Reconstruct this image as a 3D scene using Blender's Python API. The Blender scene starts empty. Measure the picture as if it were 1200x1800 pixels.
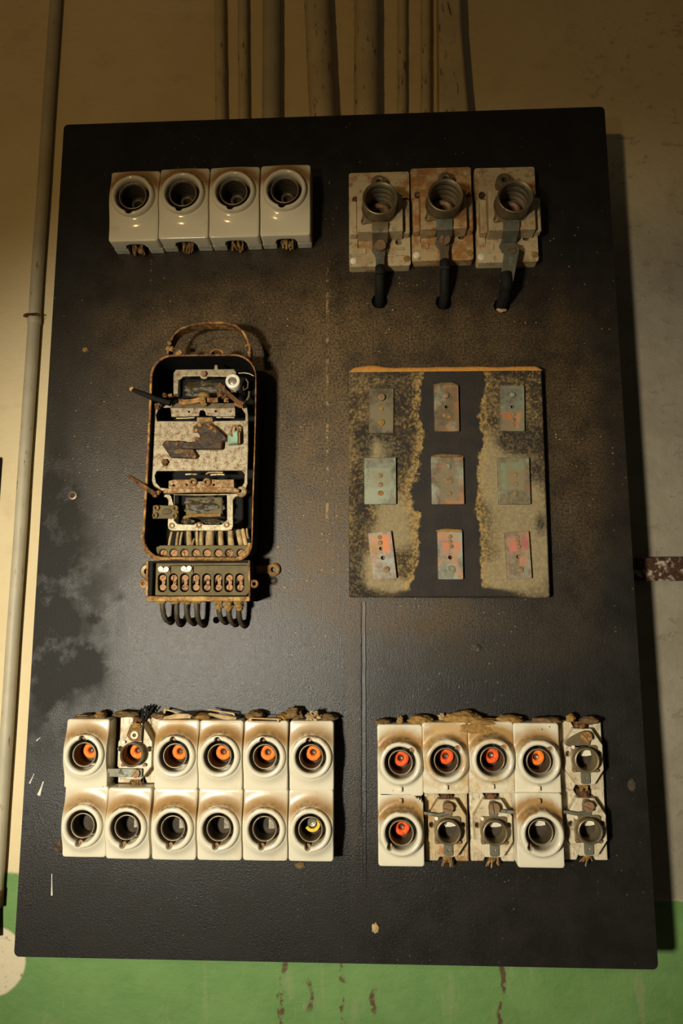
import bpy, bmesh, math, random
from mathutils import Vector, Matrix, noise as mnoise
random.seed(7)
sc = bpy.context.scene
COL = sc.collection
R = math.radians
PI = math.pi

# ------------------------------------------------------------------ camera
CAM = Vector((0.0482, -0.7876, -0.1220))
EUL = (R(97.957), R(0.143), R(2.490))
FPX = 1180.0
BW, BH = 0.70, 1.0118           # switchboard panel, metres
WALL = 0.075                    # the wall stands this far behind the panel's front
cd = bpy.data.cameras.new('camera')
cam = bpy.data.objects.new('camera', cd)
COL.objects.link(cam)
cam.location = CAM
cam.rotation_euler = EUL
cd.sensor_fit = 'VERTICAL'
cd.sensor_height = 36.0
cd.lens = 36.0 * FPX / 1800.0
cd.clip_start = 0.01
sc.camera = cam
from mathutils import Euler
RM = Euler(EUL).to_matrix()

def Q(px, py, h=0.0):
    """point of the plane lying h in front of the panel seen at photo position px, py"""
    d = RM @ Vector(((px - 600) / FPX, -(py - 900) / FPX, -1.0))
    t = (-h - CAM.y) / d.y
    return CAM + d * t

# ------------------------------------------------------------------ mesh helpers (u right, v up, h out of the panel)
def V(u, v, h):
    return (u, -h, v)

def circ(u, v, r, n=24, a0=0.0):
    return [(u + r * math.cos(a0 + 2 * PI * i / n), v + r * math.sin(a0 + 2 * PI * i / n)) for i in range(n)]

def rrect(u0, u1, v0, v1, r, n=5):
    out = []
    for cu, cv, a in ((u1 - r, v1 - r, 0), (u0 + r, v1 - r, 90), (u0 + r, v0 + r, 180), (u1 - r, v0 + r, 270)):
        for i in range(n + 1):
            t = R(a + 90 * i / n)
            out.append((cu + r * math.cos(t), cv + r * math.sin(t)))
    return out

def smooth_closed(pts, it=1):
    for _ in range(it):
        o = []
        for i in range(len(pts)):
            a, b = pts[i], pts[(i + 1) % len(pts)]
            o.append((a[0] * .75 + b[0] * .25, a[1] * .75 + b[1] * .25))
            o.append((a[0] * .25 + b[0] * .75, a[1] * .25 + b[1] * .75))
        pts = o
    return pts

class MB:
    def __init__(s):
        s.bm = bmesh.new()

    def box(s, u0, u1, v0, v1, h0, h1):
        return s.plate([(u0, v0), (u1, v0), (u1, v1), (u0, v1)], h0, h1)

    def plate(s, outer, h0, h1, holes=(), tilt=None):
        bm = s.bm
        eds = []
        for loop in [outer] + list(holes):
            vs = [bm.verts.new(V(p[0], p[1], h0)) for p in loop]
            for i in range(len(vs)):
                eds.append(bm.edges.new((vs[i], vs[(i + 1) % len(vs)])))
        if holes:
            f = bmesh.ops.triangle_fill(bm, edges=eds, use_beauty=True, use_dissolve=False)['geom']
            fs = [x for x in f if isinstance(x, bmesh.types.BMFace)]
        else:
            lv = [e.verts[0] for e in eds]
            fs = [bm.faces.new([bm.verts[-len(outer) + i] for i in range(len(outer))])] if False else [bmesh.ops.contextual_create(bm, geom=eds)['faces'][0]]
        ex = bmesh.ops.extrude_face_region(bm, geom=fs)['geom']
        nv = [x for x in ex if isinstance(x, bmesh.types.BMVert)]
        for v in nv:
            v.co.y = -h1
            if tilt:
                v.co.y -= tilt(v.co.x, v.co.z)
        return s

    def lathe(s, u, v, prof, n=32, cap0=False, cap1=False, axis='h', wob=None):
        bm = s.bm
        rings = []
        for r, h in prof:
            ring = []
            for i in range(n):
                t = 2 * PI * i / n
                rr = r * (1 + (wob(t, h) if wob else 0))
                ring.append(bm.verts.new(V(u + rr * math.cos(t), v + rr * math.sin(t), h)))
            rings.append(ring)
        for a, b in zip(rings, rings[1:]):
            for i in range(n):
                j = (i + 1) % n
                bm.faces.new((a[i], a[j], b[j], b[i]))
        if cap0: bm.faces.new(list(reversed(rings[0])))
        if cap1: bm.faces.new(rings[-1])
        return s

    def cyl(s, u, v, r, h0, h1, n=20, ch=0.0):
        p = [(r, h0), (r, h1 - ch)]
        if ch: p += [(r - ch * .3, h1 - ch * .3), (r - ch, h1)]
        return s.lathe(u, v, p, n, True, True)

    def screw(s, u, v, r, h0, h1, ang=0.0, n=20, slot=.24):
        """slotted screw head: two half discs on a lower disc"""
        s.lathe(u, v, [(r, h0), (r, h1 - r * .3)], n, True, True)
        for sgn in (0, PI):
            pts = []
            for i in range(11):
                t = ang + sgn + PI * i / 10
                c, d = math.cos(t - ang - sgn), math.sin(t - ang - sgn)
                d = max(d, slot)
                ca, sa = math.cos(ang + sgn), math.sin(ang + sgn)
                pts.append((u + r * (c * ca - d * sa), v + r * (c * sa + d * ca)))
            s.plate(pts, h1 - r * .35, h1)
        return s

    def tube(s, pts, r, n=10, cap=True, wob=0.0, seed=0):
        bm = s.bm
        P = [Vector(V(*p)) for p in pts]
        rings = []
        up = Vector((0.3, 1, 0.2)).normalized()
        for i, p in enumerate(P):
            a = P[max(0, i - 1)]
            b = P[min(len(P) - 1, i + 1)]
            t = (b - a).normalized()
            x = t.cross(up)
            if x.length < 1e-4: x = t.cross(Vector((1, 0, 0)))
            x.normalize()
            y = x.cross(t).normalized()
            up = y if y.dot(up) > 0 else -y
            y = up
            x = t.cross(y).normalized()
            rad = r[i] if isinstance(r, (list, tuple)) else r
            ring = []
            for k in range(n):
                an = 2 * PI * k / n
                q = rad * (1 + wob * mnoise.noise(Vector((i * .7, k * 1.3, seed))))
                ring.append(bm.verts.new(p + x * (q * math.cos(an)) + y * (q * math.sin(an))))
            rings.append(ring)
        for a, b in zip(rings, rings[1:]):
            for i in range(n):
                j = (i + 1) % n
                bm.faces.new((a[i], a[j], b[j], b[i]))
        if cap:
            bm.faces.new(list(reversed(rings[0])))
            bm.faces.new(rings[-1])
        return s

    def band(s, path, width_h0, width_h1, th):
        """flat strap standing on edge along a path of (u, v)"""
        n = len(path)
        off = []
        for i in range(n):
            a = Vector(path[max(0, i - 1)]); b = Vector(path[min(n - 1, i + 1)])
            t = (b - a).normalized()
            off.append(Vector((-t.y, t.x)) * th * .5)
        pts = [(path[i][0] + off[i].x, path[i][1] + off[i].y) for i in range(n)]
        pts += [(path[i][0] - off[i].x, path[i][1] - off[i].y) for i in reversed(range(n))]
        return s.plate(pts, width_h0, width_h1)

    def strap(s, path, width, th, wdir=(1, 0, 0)):
        """flat strap following a path of (u, v, h); its width runs along wdir (u, v, h)"""
        bm = s.bm
        P = [Vector(V(*p)) for p in path]
        w = Vector(V(*wdir)).normalized()
        rings = []
        for i, p in enumerate(P):
            a = P[max(0, i - 1)]; b = P[min(len(P) - 1, i + 1)]
            t = (b - a).normalized()
            nrm = t.cross(w).normalized()
            wd = width[i] if isinstance(width, (list, tuple)) else width
            rings.append([bm.verts.new(p + w * (sx * wd / 2) + nrm * (sy * th / 2)) for sx, sy in ((-1, -1), (1, -1), (1, 1), (-1, 1))])
        for a, b in zip(rings, rings[1:]):
            for i in range(4):
                j = (i + 1) % 4
                bm.faces.new((a[i], a[j], b[j], b[i]))
        bm.faces.new(list(reversed(rings[0])))
        bm.faces.new(rings[-1])
        return s

    def blob(s, u, v, h, su, sv, sh, seed=0, amp=.35, freq=1.6, sub=3, flat=None):
        r = bmesh.ops.create_icosphere(s.bm, subdivisions=sub, radius=1.0)
        for w in r['verts']:
            c = w.co.copy()
            k = 1 + amp * mnoise.noise(c * freq + Vector((seed * 3.1, seed * 1.7, 0))) + amp * .4 * mnoise.noise(c * freq * 3 + Vector((seed, 9, 4)))
            c *= k
            x, y, z = c.x * su, c.y * sv, c.z * sh
            if flat is not None: y = max(y, flat)
            w.co = Vector(V(u + x, v + y, h + z))
        return s

    def xf(s, fn):
        for w in s.bm.verts:
            u, v, h = w.co.x, w.co.z, -w.co.y
            w.co = Vector(V(*fn(u, v, h)))
        return s

    def mesh(s, name, ang=38):
        bmesh.ops.recalc_face_normals(s.bm, faces=s.bm.faces[:])
        me = bpy.data.meshes.new(name)
        s.bm.to_mesh(me)
        s.bm.free()
        for p in me.polygons: p.use_smooth = True
        me.set_sharp_from_angle(angle=R(ang))
        return me

def part(name, mb, mat, parent=None, bevel=0.0, loc=(0, 0, 0), label=None, ang=38, seg=2):
    me = mb if isinstance(mb, bpy.types.Mesh) else mb.mesh(name, ang)
    o = bpy.data.objects.new(name, me)
    COL.objects.link(o)
    if len(me.materials) == 0: me.materials.append(mat)
    elif me.materials[0] != mat:
        o.material_slots[0].link = 'OBJECT'; o.material_slots[0].material = mat
    if parent: o.parent = parent
    o.location = V(*loc)
    if bevel:
        b = o.modifiers.new('bevel', 'BEVEL')
        b.width = bevel; b.segments = seg; b.limit_method = 'ANGLE'; b.angle_limit = R(40)
    if label: o['label'] = label
    return o

def tag(o, label, cat, group=None, kind=None):
    if label: o['label'] = label
    if cat: o['category'] = cat
    if group: o['group'] = group
    if kind: o['kind'] = kind
    return o

def thing(name, label, cat, loc, group=None):
    o = bpy.data.objects.new(name, None)
    COL.objects.link(o)
    o.empty_display_size = .02
    o.location = loc
    return tag(o, label, cat, group)

# ------------------------------------------------------------------ material helpers
class G:
    def __init__(s, name):
        s.mat = bpy.data.materials.new(name)
        s.mat.use_nodes = True
        s.nt = s.mat.node_tree
        s.p = s.nt.nodes['Principled BSDF']
        s._tc = None

    def new(s, t): return s.nt.nodes.new(t)
    def link(s, a, b): s.nt.links.new(a, b)
    def put(s, sock, v):
        if isinstance(v, bpy.types.NodeSocket): s.link(v, sock)
        elif isinstance(v, (tuple, list)) and sock.type == 'RGBA': sock.default_value = (*v[:3], 1)
        else: sock.default_value = v
    def co(s, stretch=None, off=None):
        if not s._tc: s._tc = s.new('ShaderNodeTexCoord')
        c = s._tc.outputs['Object']
        if stretch or off is not None:
            m = s.new('ShaderNodeMapping'); s.link(c, m.inputs[0])
            if stretch: m.inputs['Scale'].default_value = stretch
            if off is not None: s.put(m.inputs['Location'], off)
            c = m.outputs[0]
        return c
    def rnd(s):
        return s.new('ShaderNodeObjectInfo').outputs['Random']
    def rvec(s, k=3.0):
        n = s.new('ShaderNodeCombineXYZ'); r = s.rnd()
        for i in range(3): s.link(s.m('MULTIPLY', r, k * (1 + i * 1.37)), n.inputs[i])
        return n.outputs[0]
    def xyz(s, c=None):
        n = s.new('ShaderNodeSeparateXYZ'); s.link(c or s.co(), n.inputs[0]); return n.outputs
    def noise(s, scale, detail=4, rough=.55, c=None, dist=0.0):
        n = s.new('ShaderNodeTexNoise')
        s.link(c or s.co(), n.inputs['Vector'])
        n.inputs['Scale'].default_value = scale; n.inputs['Detail'].default_value = detail
        n.inputs['Roughness'].default_value = rough; n.inputs['Distortion'].default_value = dist
        return n.outputs['Fac']
    def vor(s, scale, feat='F1', c=None, out='Distance'):
        n = s.new('ShaderNodeTexVoronoi'); n.feature = feat
        s.link(c or s.co(), n.inputs['Vector']); n.inputs['Scale'].default_value = scale
        return n.outputs[out]
    def m(s, op, a, b=None, c=None, clamp=False):
        n = s.new('ShaderNodeMath'); n.operation = op; n.use_clamp = clamp
        s.put(n.inputs[0], a)
        if b is not None: s.put(n.inputs[1], b)
        if c is not None: s.put(n.inputs[2], c)
        return n.outputs[0]
    def ss(s, x, a, b, lo=0.0, hi=1.0):
        n = s.new('ShaderNodeMapRange'); n.interpolation_type = 'SMOOTHSTEP'
        s.put(n.inputs['Value'], x)
        if a > b: a, b, lo, hi = b, a, hi, lo
        n.inputs['From Min'].default_value = a; n.inputs['From Max'].default_value = b
        n.inputs['To Min'].default_value = lo; n.inputs['To Max'].default_value = hi
        return n.outputs[0]
    def mix(s, f, a, b):
        n = s.new('ShaderNodeMix'); n.data_type = 'RGBA'
        s.put(n.inputs[0], f); s.put(n.inputs[6], a); s.put(n.inputs[7], b)
        return n.outputs[2]
    def ell(s, u0, v0, ru, rv, soft=.35, wob=None, k=.5):
        """1 inside an ellipse of the (u, v) plane, ragged by wob"""
        x = s.xyz()
        a = s.m('DIVIDE', s.m('SUBTRACT', x[0], u0), ru)
        b = s.m('DIVIDE', s.m('SUBTRACT', x[2], v0), rv)
        d = s.m('SQRT', s.m('ADD', s.m('MULTIPLY', a, a), s.m('MULTIPLY', b, b)))
        if wob is not None: d = s.m('ADD', d, s.m('MULTIPLY', s.m('SUBTRACT', wob, .5), k * 2))
        return s.ss(d, 1 + soft, 1 - soft)
    def bump(s, h, strength=.4, dist=.001, prev=None):
        n = s.new('ShaderNodeBump'); s.put(n.inputs['Height'], h)
        n.inputs['Strength'].default_value = strength; n.inputs['Distance'].default_value = dist
        if prev: s.link(prev, n.inputs['Normal'])
        return n.outputs[0]
    def done(s, col, rough=.5, metal=0.0, spec=.5, nrm=None, coat=0.0):
        s.put(s.p.inputs['Base Color'], col); s.put(s.p.inputs['Roughness'], rough)
        s.put(s.p.inputs['Metallic'], metal); s.put(s.p.inputs['Specular IOR Level'], spec)
        if coat: s.p.inputs['Coat Weight'].default_value = coat; s.p.inputs['Coat Roughness'].default_value = .1
        if nrm: s.link(nrm, s.p.inputs['Normal'])
        return s.mat

def m_porcelain(name, rout, rin, stain=1.0, tint=(.61, .565, .43), wide=2.0, extra=0.0):
    g = G(name)
    x = g.xyz()
    nz = g.noise(60, 4, .6, g.co(off=g.rvec()))
    d = g.m('SQRT', g.m('ADD', g.m('MULTIPLY', x[0], x[0]), g.m('MULTIPLY', x[2], x[2])))
    d = g.m('ADD', d, g.m('MULTIPLY', g.m('SUBTRACT', nz, .5), .010))
    up = g.ss(x[2], rout * .10, rout * .85)
    halo = g.m('MULTIPLY', g.ss(d, rout * wide, rout * 1.12), g.ss(d, rout * .90, rout * 1.02))
    halo = g.m('MULTIPLY', halo, up)
    fine = g.noise(240, 3, .6, g.co(off=g.rvec(5)))
    core = g.m('MULTIPLY', g.m('MULTIPLY', g.ss(d, rout * 1.28, rout * 1.02), g.ss(d, rout * .93, rout * 1.0)), g.ss(x[2], rout * .55, rout * 1.0))
    core = g.m('MULTIPLY', core, g.ss(fine, .35, .62))
    inner = g.ss(d, rin * 1.02, rin * .90)
    k = g.m('MULTIPLY', g.m('ADD', g.m('MULTIPLY', g.rnd(), .35), .80), stain)
    col = g.mix(g.m('MULTIPLY', halo, k, clamp=True), tint, (.31, .175, .058))
    col = g.mix(g.m('MULTIPLY', core, g.m('MULTIPLY', k, .8), clamp=True), col, (.12, .085, .04))
    col = g.mix(g.m('MULTIPLY', inner, g.ss(nz, .3, .65, .35, .9)), col, (.24, .15, .06))
    dirt = g.ss(g.noise(28, 5, .65, g.co(off=g.rvec(9))), .56 - extra * .16, .72 - extra * .14)
    col = g.mix(g.m('MULTIPLY', dirt, .22 + extra), col, (.45, .30, .13))
    sp = g.ss(g.vor(90, c=g.co(off=g.rvec(2))), .10, .05)
    sp = g.m('MULTIPLY', sp, g.ss(g.noise(40, 2, .5, g.co(off=g.rvec(4))), .60, .66))
    col = g.mix(sp, col, (.08, .06, .04))
    rough = g.m('ADD', .13, g.m('MULTIPLY', g.m('ADD', halo, core, clamp=True), .30))
    return g.done(col, rough, 0, .5, g.bump(g.noise(45, 3), .12, .002))

def m_oldporcelain(name, rust, tint=(.50, .43, .30), dirtc=(.16, .10, .045), gloss=.40):
    g = G(name)
    a = g.noise(26, 6, .65, g.co(off=g.rvec()))
    b = g.noise(110, 5, .65, g.co(off=g.rvec(6)))
    col = g.mix(g.ss(a, .44, .68), tint, (.36, .26, .13))
    col = g.mix(g.m('MULTIPLY', g.ss(b, .52, .70), .7), col, dirtc)
    col = g.mix(g.m('MULTIPLY', g.ss(g.noise(40, 6, .7, g.co(off=g.rvec(3))), .62 - rust * .22, .74 - rust * .18), .9), col, (.30, .13, .03))
    return g.done(col, g.ss(a, .3, .7, gloss - .12, gloss + .3), 0, .4, g.bump(b, .35, .0012))

def m_rust(name, c1=(.30, .13, .035), c2=(.09, .045, .02), c3=(.50, .27, .08), sc_=150, rough=.85):
    g = G(name)
    a = g.noise(sc_, 6, .68, g.co(off=g.rvec())); b = g.noise(sc_ * .35, 4, .6, g.co(off=g.rvec(7)))
    col = g.mix(g.ss(a, .40, .62), c2, c1)
    col = g.mix(g.ss(b, .50, .68), col, c3)
    return g.done(col, rough, .0, .25, g.bump(a, .8, .0015))

def m_metal(name, base, rustc=(.22, .10, .03), amt=.5, metal=.75, rough=.42, sc_=170, patch=None, pamt=.5):
    g = G(name)
    a = g.noise(sc_, 6, .7, g.co(off=g.rvec())); b = g.noise(sc_ * .22, 5, .6, g.co(off=g.rvec(4)))
    col = g.mix(g.ss(b, .35, .65), base, tuple(c * .72 for c in base))
    if patch: col = g.mix(g.m('MULTIPLY', g.ss(b, .60 - pamt * .2, .70 - pamt * .15), .9), col, patch)
    rm = g.m('MULTIPLY', g.ss(g.m('ADD', a, g.m('MULTIPLY', g.m('SUBTRACT', b, .5), .35)), .64 - amt * .2, .72 - amt * .17), .92)
    col = g.mix(rm, col, rustc)
    return g.done(col, g.m('ADD', rough, g.m('MULTIPLY', rm, .4)), g.m('MULTIPLY', g.m('SUBTRACT', 1.0, rm), metal), .5, g.bump(a, .3, .0008))

def m_plain(name, c, rough=.6, metal=0, spec=.4, var=.3, sc_=120, bs=.3):
    g = G(name)
    a = g.noise(sc_, 5, .6, g.co(off=g.rvec()))
    col = g.mix(g.ss(a, .3, .7), tuple(x * (1 - var) for x in c), tuple(x * (1 + var * .5) for x in c))
    return g.done(col, rough, metal, spec, g.bump(a, bs, .001))

def m_board():
    g = G('black_painted_board')
    wob = g.noise(9, 6, .62)
    wob2 = g.noise(26, 6, .62)
    grain = g.noise(420, 4, .6)
    streak = g.noise(60, 5, .6, g.co(stretch=(5, 1, .5)))
    def px(x, y, rx, ry, soft=.6, k=.45):
        p = Q(x, y); return g.ell(p.x, p.z, rx * .66e-3, ry * .66e-3, soft, wob, k)
    # ochre dust lying on the middle of the panel
    dust = g.m('MULTIPLY', px(600, 720, 430, 300, .7, .4), .55)
    for e in ((570, 800, 75, 290, .7), (470, 560, 260, 70, .45), (800, 590, 180, 70, .3), (720, 1080, 120, 40, .5), (1010, 800, 45, 230, .42), (520, 1010, 90, 60, .4), (618, 1300, 9, 200, .30), (330, 600, 120, 60, .25), (860, 1120, 180, 60, .25)):
        dust = g.m('ADD', dust, g.m('MULTIPLY', px(*e[:4]), e[4]))
    dust = g.m('MULTIPLY', g.m('MULTIPLY', dust, g.ss(grain, .28, .72)), g.ss(wob2, .25, .62, .35, 1.0), clamp=True)
    base = g.mix(g.ss(wob2, .35, .7), (.0115, .0105, .0090), (.0175, .0155, .0125))
    col = g.mix(g.m('MULTIPLY', dust, .80), base, (.165, .095, .027))
    # crumbs: single pale grains
    cr = g.new('ShaderNodeTexVoronoi'); g.link(g.co(), cr.inputs[0]); cr.inputs['Scale'].default_value = 230
    pick = g.ss(g.xyz(cr.outputs['Color'])[0], .90, .93)
    crumb = g.m('MULTIPLY', g.ss(cr.outputs['Distance'], .26, .12), pick)
    crumb = g.m('MULTIPLY', crumb, g.ss(wob, .42, .6))
    crumb = g.m('MULTIPLY', crumb, g.m('ADD', .18, px(640, 700, 520, 480), clamp=True))
    col = g.mix(crumb, col, (.42, .29, .12))
    # vertical crumb line
    x = g.xyz(); p0 = Q(575, 700)
    line = g.m('MULTIPLY', g.ss(g.m('ABSOLUTE', g.m('SUBTRACT', x[0], p0.x)), .0022, .0006), g.ss(g.noise(90, 3, .7), .52, .60))
    line = g.m('MULTIPLY', line, g.m('MULTIPLY', g.ss(x[2], Q(575, 1000).z, Q(575, 880).z), g.ss(x[2], Q(575, 450).z, Q(575, 500).z)))
    col = g.mix(g.m('MULTIPLY', line, .5), col, (.40, .28, .12))
    # dull matt patches wiped into the gloss on the left
    dull = g.m('MULTIPLY', px(110, 1080, 90, 240, .6, .5), .85)
    for e in ((80, 760, 70, 480, .8), (330, 1640, 420, 110, .65), (950, 1200, 260, 160, .45)): dull = g.m('ADD', dull, g.m('MULTIPLY', px(e[0], e[1], e[2], e[3], .6, .9), e[4]))
    for e in ((130, 1165, 50, 34, 1), (206, 1047, 12, 11, .8), (165, 1088, 14, 9, .6), (130, 1100, 10, 22, .7), (85, 1215, 16, 20, .7), (128, 871, 22, 22, .6), (95, 940, 30, 60, .7)):
        dull = g.m('ADD', dull, g.m('MULTIPLY', px(e[0], e[1], e[2], e[3], .6, 1.7), e[4]))
    dull = g.m('MULTIPLY', dull, g.ss(wob2, .36, .58, .30, 1.0), clamp=True)
    rough = g.m('ADD', g.ss(wob2, .3, .7, .255, .285), g.m('MULTIPLY', dull, .22))
    rough = g.m('ADD', rough, g.m('MULTIPLY', dust, .30), clamp=True)
    col = g.mix(g.m('MULTIPLY', dull, .5), col, (.012, .012, .010))
    b1 = g.bump(g.noise(640, 5, .68), .42, .0009)
    b2 = g.bump(streak, .10, .0010, b1)
    b3 = g.bump(g.m('ADD', grain, crumb), .30, .0010, b2)
    return g.done(col, rough, 0, g.m('SUBTRACT', .38, g.m('MULTIPLY', dull, .26)), b3)

def m_wall():
    g = G('painted_plaster')
    x = g.xyz()
    big = g.noise(3.2, 5, .6); mid = g.noise(16, 6, .62); fine = g.noise(120, 5, .6)
    cream = g.mix(g.ss(big, .3, .7), (.66, .55, .33), (.58, .47, .27))
    cream = g.mix(g.m('MULTIPLY', g.ss(mid, .55, .72), .35), cream, (.42, .33, .19))
    spk = g.m('MULTIPLY', g.ss(fine, .66, .72), g.ss(mid, .5, .6))
    cream = g.mix(g.m('MULTIPLY', spk, .5), cream, (.20, .14, .08))
    a, b = Q(20, 1535, -WALL), Q(1180, 1582, -WALL)
    lim = g.m('ADD', g.m('MULTIPLY', x[0], (b.z - a.z) / (b.x - a.x)), a.z - a.x * (b.z - a.z) / (b.x - a.x))
    lim = g.m('ADD', lim, g.m('MULTIPLY', g.m('SUBTRACT', fine, .5), .006))
    grn = g.mix(g.ss(mid, .3, .7), (.110, .220, .060), (.142, .258, .078))
    grn = g.mix(g.m('MULTIPLY', g.ss(g.noise(30, 5, .6, g.co(stretch=(1.6, 1, .5))), .56, .7), .45), grn, (.24, .27, .13))
    # brown runs down the green paint
    for px_, w, top, bot, k in ((495, 5, 1690, 1800, .46), (603, 6, 1700, 1800, .50), (657, 6, 1750, 1772, .40), (880, 4, 1700, 1795, .40), (540, 4, 1735, 1765, .38)):
        p = Q(px_, 1740, -WALL); t = Q(px_, top, -WALL).z; bt = Q(px_, bot, -WALL).z
        bend = g.m('MULTIPLY', g.m('SUBTRACT', g.noise(22, 3, .6), .5), .03)
        run = g.ss(g.m('ABSOLUTE', g.m('ADD', g.m('SUBTRACT', x[0], p.x), bend)), w * .0009, w * .0003)
        run = g.m('MULTIPLY', run, g.m('MULTIPLY', g.ss(x[2], t + .012, t), g.ss(x[2], bt - .012, bt)))
        run = g.m('MULTIPLY', run, g.ss(g.noise(75, 4, .65), k, k + .10))
        grn = g.mix(g.m('MULTIPLY', run, .9), grn, (.085, .035, .02))
    ig = g.ss(g.m('SUBTRACT', x[2], lim), .0025, -.0025)
    c0 = Q(-10, 1690, -WALL)
    disc = g.ell(c0.x, c0.z, .0385, .0385, .05, g.noise(60, 3), .04)
    bare = g.mix(g.m('MULTIPLY', g.ss(fine, .56, .68), .8), (.60, .53, .36), (.22, .15, .08))
    col = g.mix(ig, cream, grn)
    col = g.mix(disc, col, bare)
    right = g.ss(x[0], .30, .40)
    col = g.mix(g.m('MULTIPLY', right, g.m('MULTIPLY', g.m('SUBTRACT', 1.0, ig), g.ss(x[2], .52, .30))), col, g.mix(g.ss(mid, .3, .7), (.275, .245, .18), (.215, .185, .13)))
    peel = g.noise(45, 7, .68, g.co(stretch=(1, 1, 1.6)))
    pits = g.m('MULTIPLY', g.ss(peel, .60, .68), right)
    col = g.mix(g.m('MULTIPLY', pits, .35), col, (.30, .24, .16))
    b1 = g.bump(mid, .25, .006)
    b2 = g.bump(g.m('ADD', peel, g.m('MULTIPLY', pits, -1.2)), .45, .004, b1)
    b3 = g.bump(fine, .22, .0015, b2)
    return g.done(col, g.ss(mid, .3, .7, .55, .75), 0, .35, b3)

def m_slab():
    g = G('dusty_insulating_slab')
    wob = g.noise(24, 7, .68); grain = g.noise(330, 5, .68); mid = g.noise(55, 6, .66)
    x = g.xyz()
    fine = g.mix(g.ss(mid, .3, .7), (.235, .158, .060), (.160, .103, .034))
    col = g.mix(g.ss(grain, .36, .66), (.045, .034, .020), fine)
    def px(a, b, ra, rb, soft=.4, k=.55, w=None):
        p = Q(a, b, .014); return g.ell(p.x, p.z, ra * .65e-3, rb * .65e-3, soft, w or wob, k)
    blot = g.m('MULTIPLY', g.ss(g.m('ADD', g.m('MULTIPLY', wob, .55), g.m('MULTIPLY', mid, .45)), .465, .565), .88)
    col = g.mix(blot, col, g.mix(g.ss(grain, .50, .68), (.026, .018, .010), (.30, .195, .055)))
    pale = px(672, 790, 32, 30, .5, .3)
    for e in ((690, 900, 30, 30), (690, 940, 35, 25), (905, 900, 45, 110), (940, 960, 30, 90), (880, 1010, 40, 30), (655, 1000, 30, 30), (860, 820, 22, 60), (690, 1030, 40, 12)):
        pale = g.m('ADD', pale, px(*e, .6, .45), clamp=True)
    col = g.mix(g.m('MULTIPLY', pale, .85), col, g.mix(g.ss(grain, .3, .7), (.225, .175, .090), (.285, .230, .125)))
    dark = px(915, 775, 40, 20, .5, .5)
    for e in ((672, 760, 55, 14), (690, 700, 40, 30), (640, 780, 14, 30), (930, 770, 40, 26), (700, 790, 24, 40), (633, 880, 14, 60), (625, 1010, 16, 60), (940, 830, 22, 18), (640, 1050, 40, 16), (950, 920, 12, 20), (900, 655, 50, 10), (720, 655, 90, 12)):
        dark = g.m('ADD', dark, g.m('MULTIPLY', px(*e, .6, .9), 1.0), clamp=True)
    col = g.mix(g.m('MULTIPLY', dark, g.ss(grain, .36, .70, 1.0, .45)), col, (.018, .014, .010))
    # the broad black burn between the columns
    p = Q(790, 850, .014)
    wav = g.m('MULTIPLY', g.m('SUBTRACT', g.noise(17, 7, .66), .5), .055)
    run = g.ss(g.m('ABSOLUTE', g.m('ADD', g.m('ADD', g.m('SUBTRACT', x[0], p.x), wav), g.m('MULTIPLY', g.m('SUBTRACT', x[2], p.z), -.055))), .0375, .0345)
    bot = g.m('MULTIPLY', px(800, 1052, 118, 20, .15, .35), 1.0)
    run = g.m('MAXIMUM', run, bot)
    halo = g.ss(g.m('ABSOLUTE', g.m('ADD', g.m('ADD', g.m('SUBTRACT', x[0], p.x), wav), g.m('MULTIPLY', g.m('SUBTRACT', x[2], p.z), -.055))), .050, .036)
    col = g.mix(g.m('MULTIPLY', halo, g.ss(grain, .4, .6, .1, .8)), col, (.36, .235, .075))
    col = g.mix(run, col, g.mix(g.ss(mid, .35, .7), (.0125, .0105, .0085), (.024, .0165, .010)))
    rough = g.mix(run, (.9, .9, .9), (.72, .72, .72))
    return g.done(col, g.xyz(rough)[0], 0, .35, g.bump(grain, .35, .0012))

def m_copperplate(name, metalc, verd, orange, va=.5, oa=.5, box=None):
    """box = (u0, u1, v0, v1, colour) a squarish print left by a contact"""
    g = G(name)
    a = g.noise(38, 6, .65, g.co(off=g.rvec())); b = g.noise(130, 5, .7, g.co(off=g.rvec(5))); c = g.noise(22, 4, .6, g.co(off=g.rvec(8)))
    metalc, verd, orange = [tuple(q * .78 for q in t_) for t_ in (metalc, verd, orange)]
    col = g.mix(g.ss(b, .35, .65), metalc, tuple(q * .55 for q in metalc))
    col = g.mix(g.m('MULTIPLY', g.ss(a, .62 - va * .3, .74 - va * .22), .85), col, verd)
    col = g.mix(g.m('MULTIPLY', g.ss(c, .64 - oa * .28, .74 - oa * .2), .8), col, orange)
    for bx in (box or ()):
        x = g.xyz()
        w = g.m('MULTIPLY', g.m('SUBTRACT', g.noise(70, 4, .6, g.co(off=g.rvec(2))), .5), .012)
        k = .0020
        mu = g.m('MULTIPLY', g.ss(g.m('ADD', x[0], w), bx[0] - k, bx[0] + k), g.ss(g.m('ADD', x[0], w), bx[1] + k, bx[1] - k))
        mv = g.m('MULTIPLY', g.ss(g.m('ADD', x[2], w), bx[2] - k, bx[2] + k), g.ss(g.m('ADD', x[2], w), bx[3] + k, bx[3] - k))
        col = g.mix(g.m('MULTIPLY', g.m('MULTIPLY', mu, mv), g.ss(b, .35, .62, .30, bx[5] if len(bx) > 5 else .95)), col, tuple(q * k_ for q, k_ in zip(bx[4], (.78, .74, .70))))
    edge = g.ss(g.noise(90, 4, .6), .68, .76)
    col = g.mix(g.m('MULTIPLY', edge, .6), col, (.05, .04, .03))
    return g.done(col, g.ss(b, .3, .7, .45, .7), .15, .45, g.bump(b, .25, .001))

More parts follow.
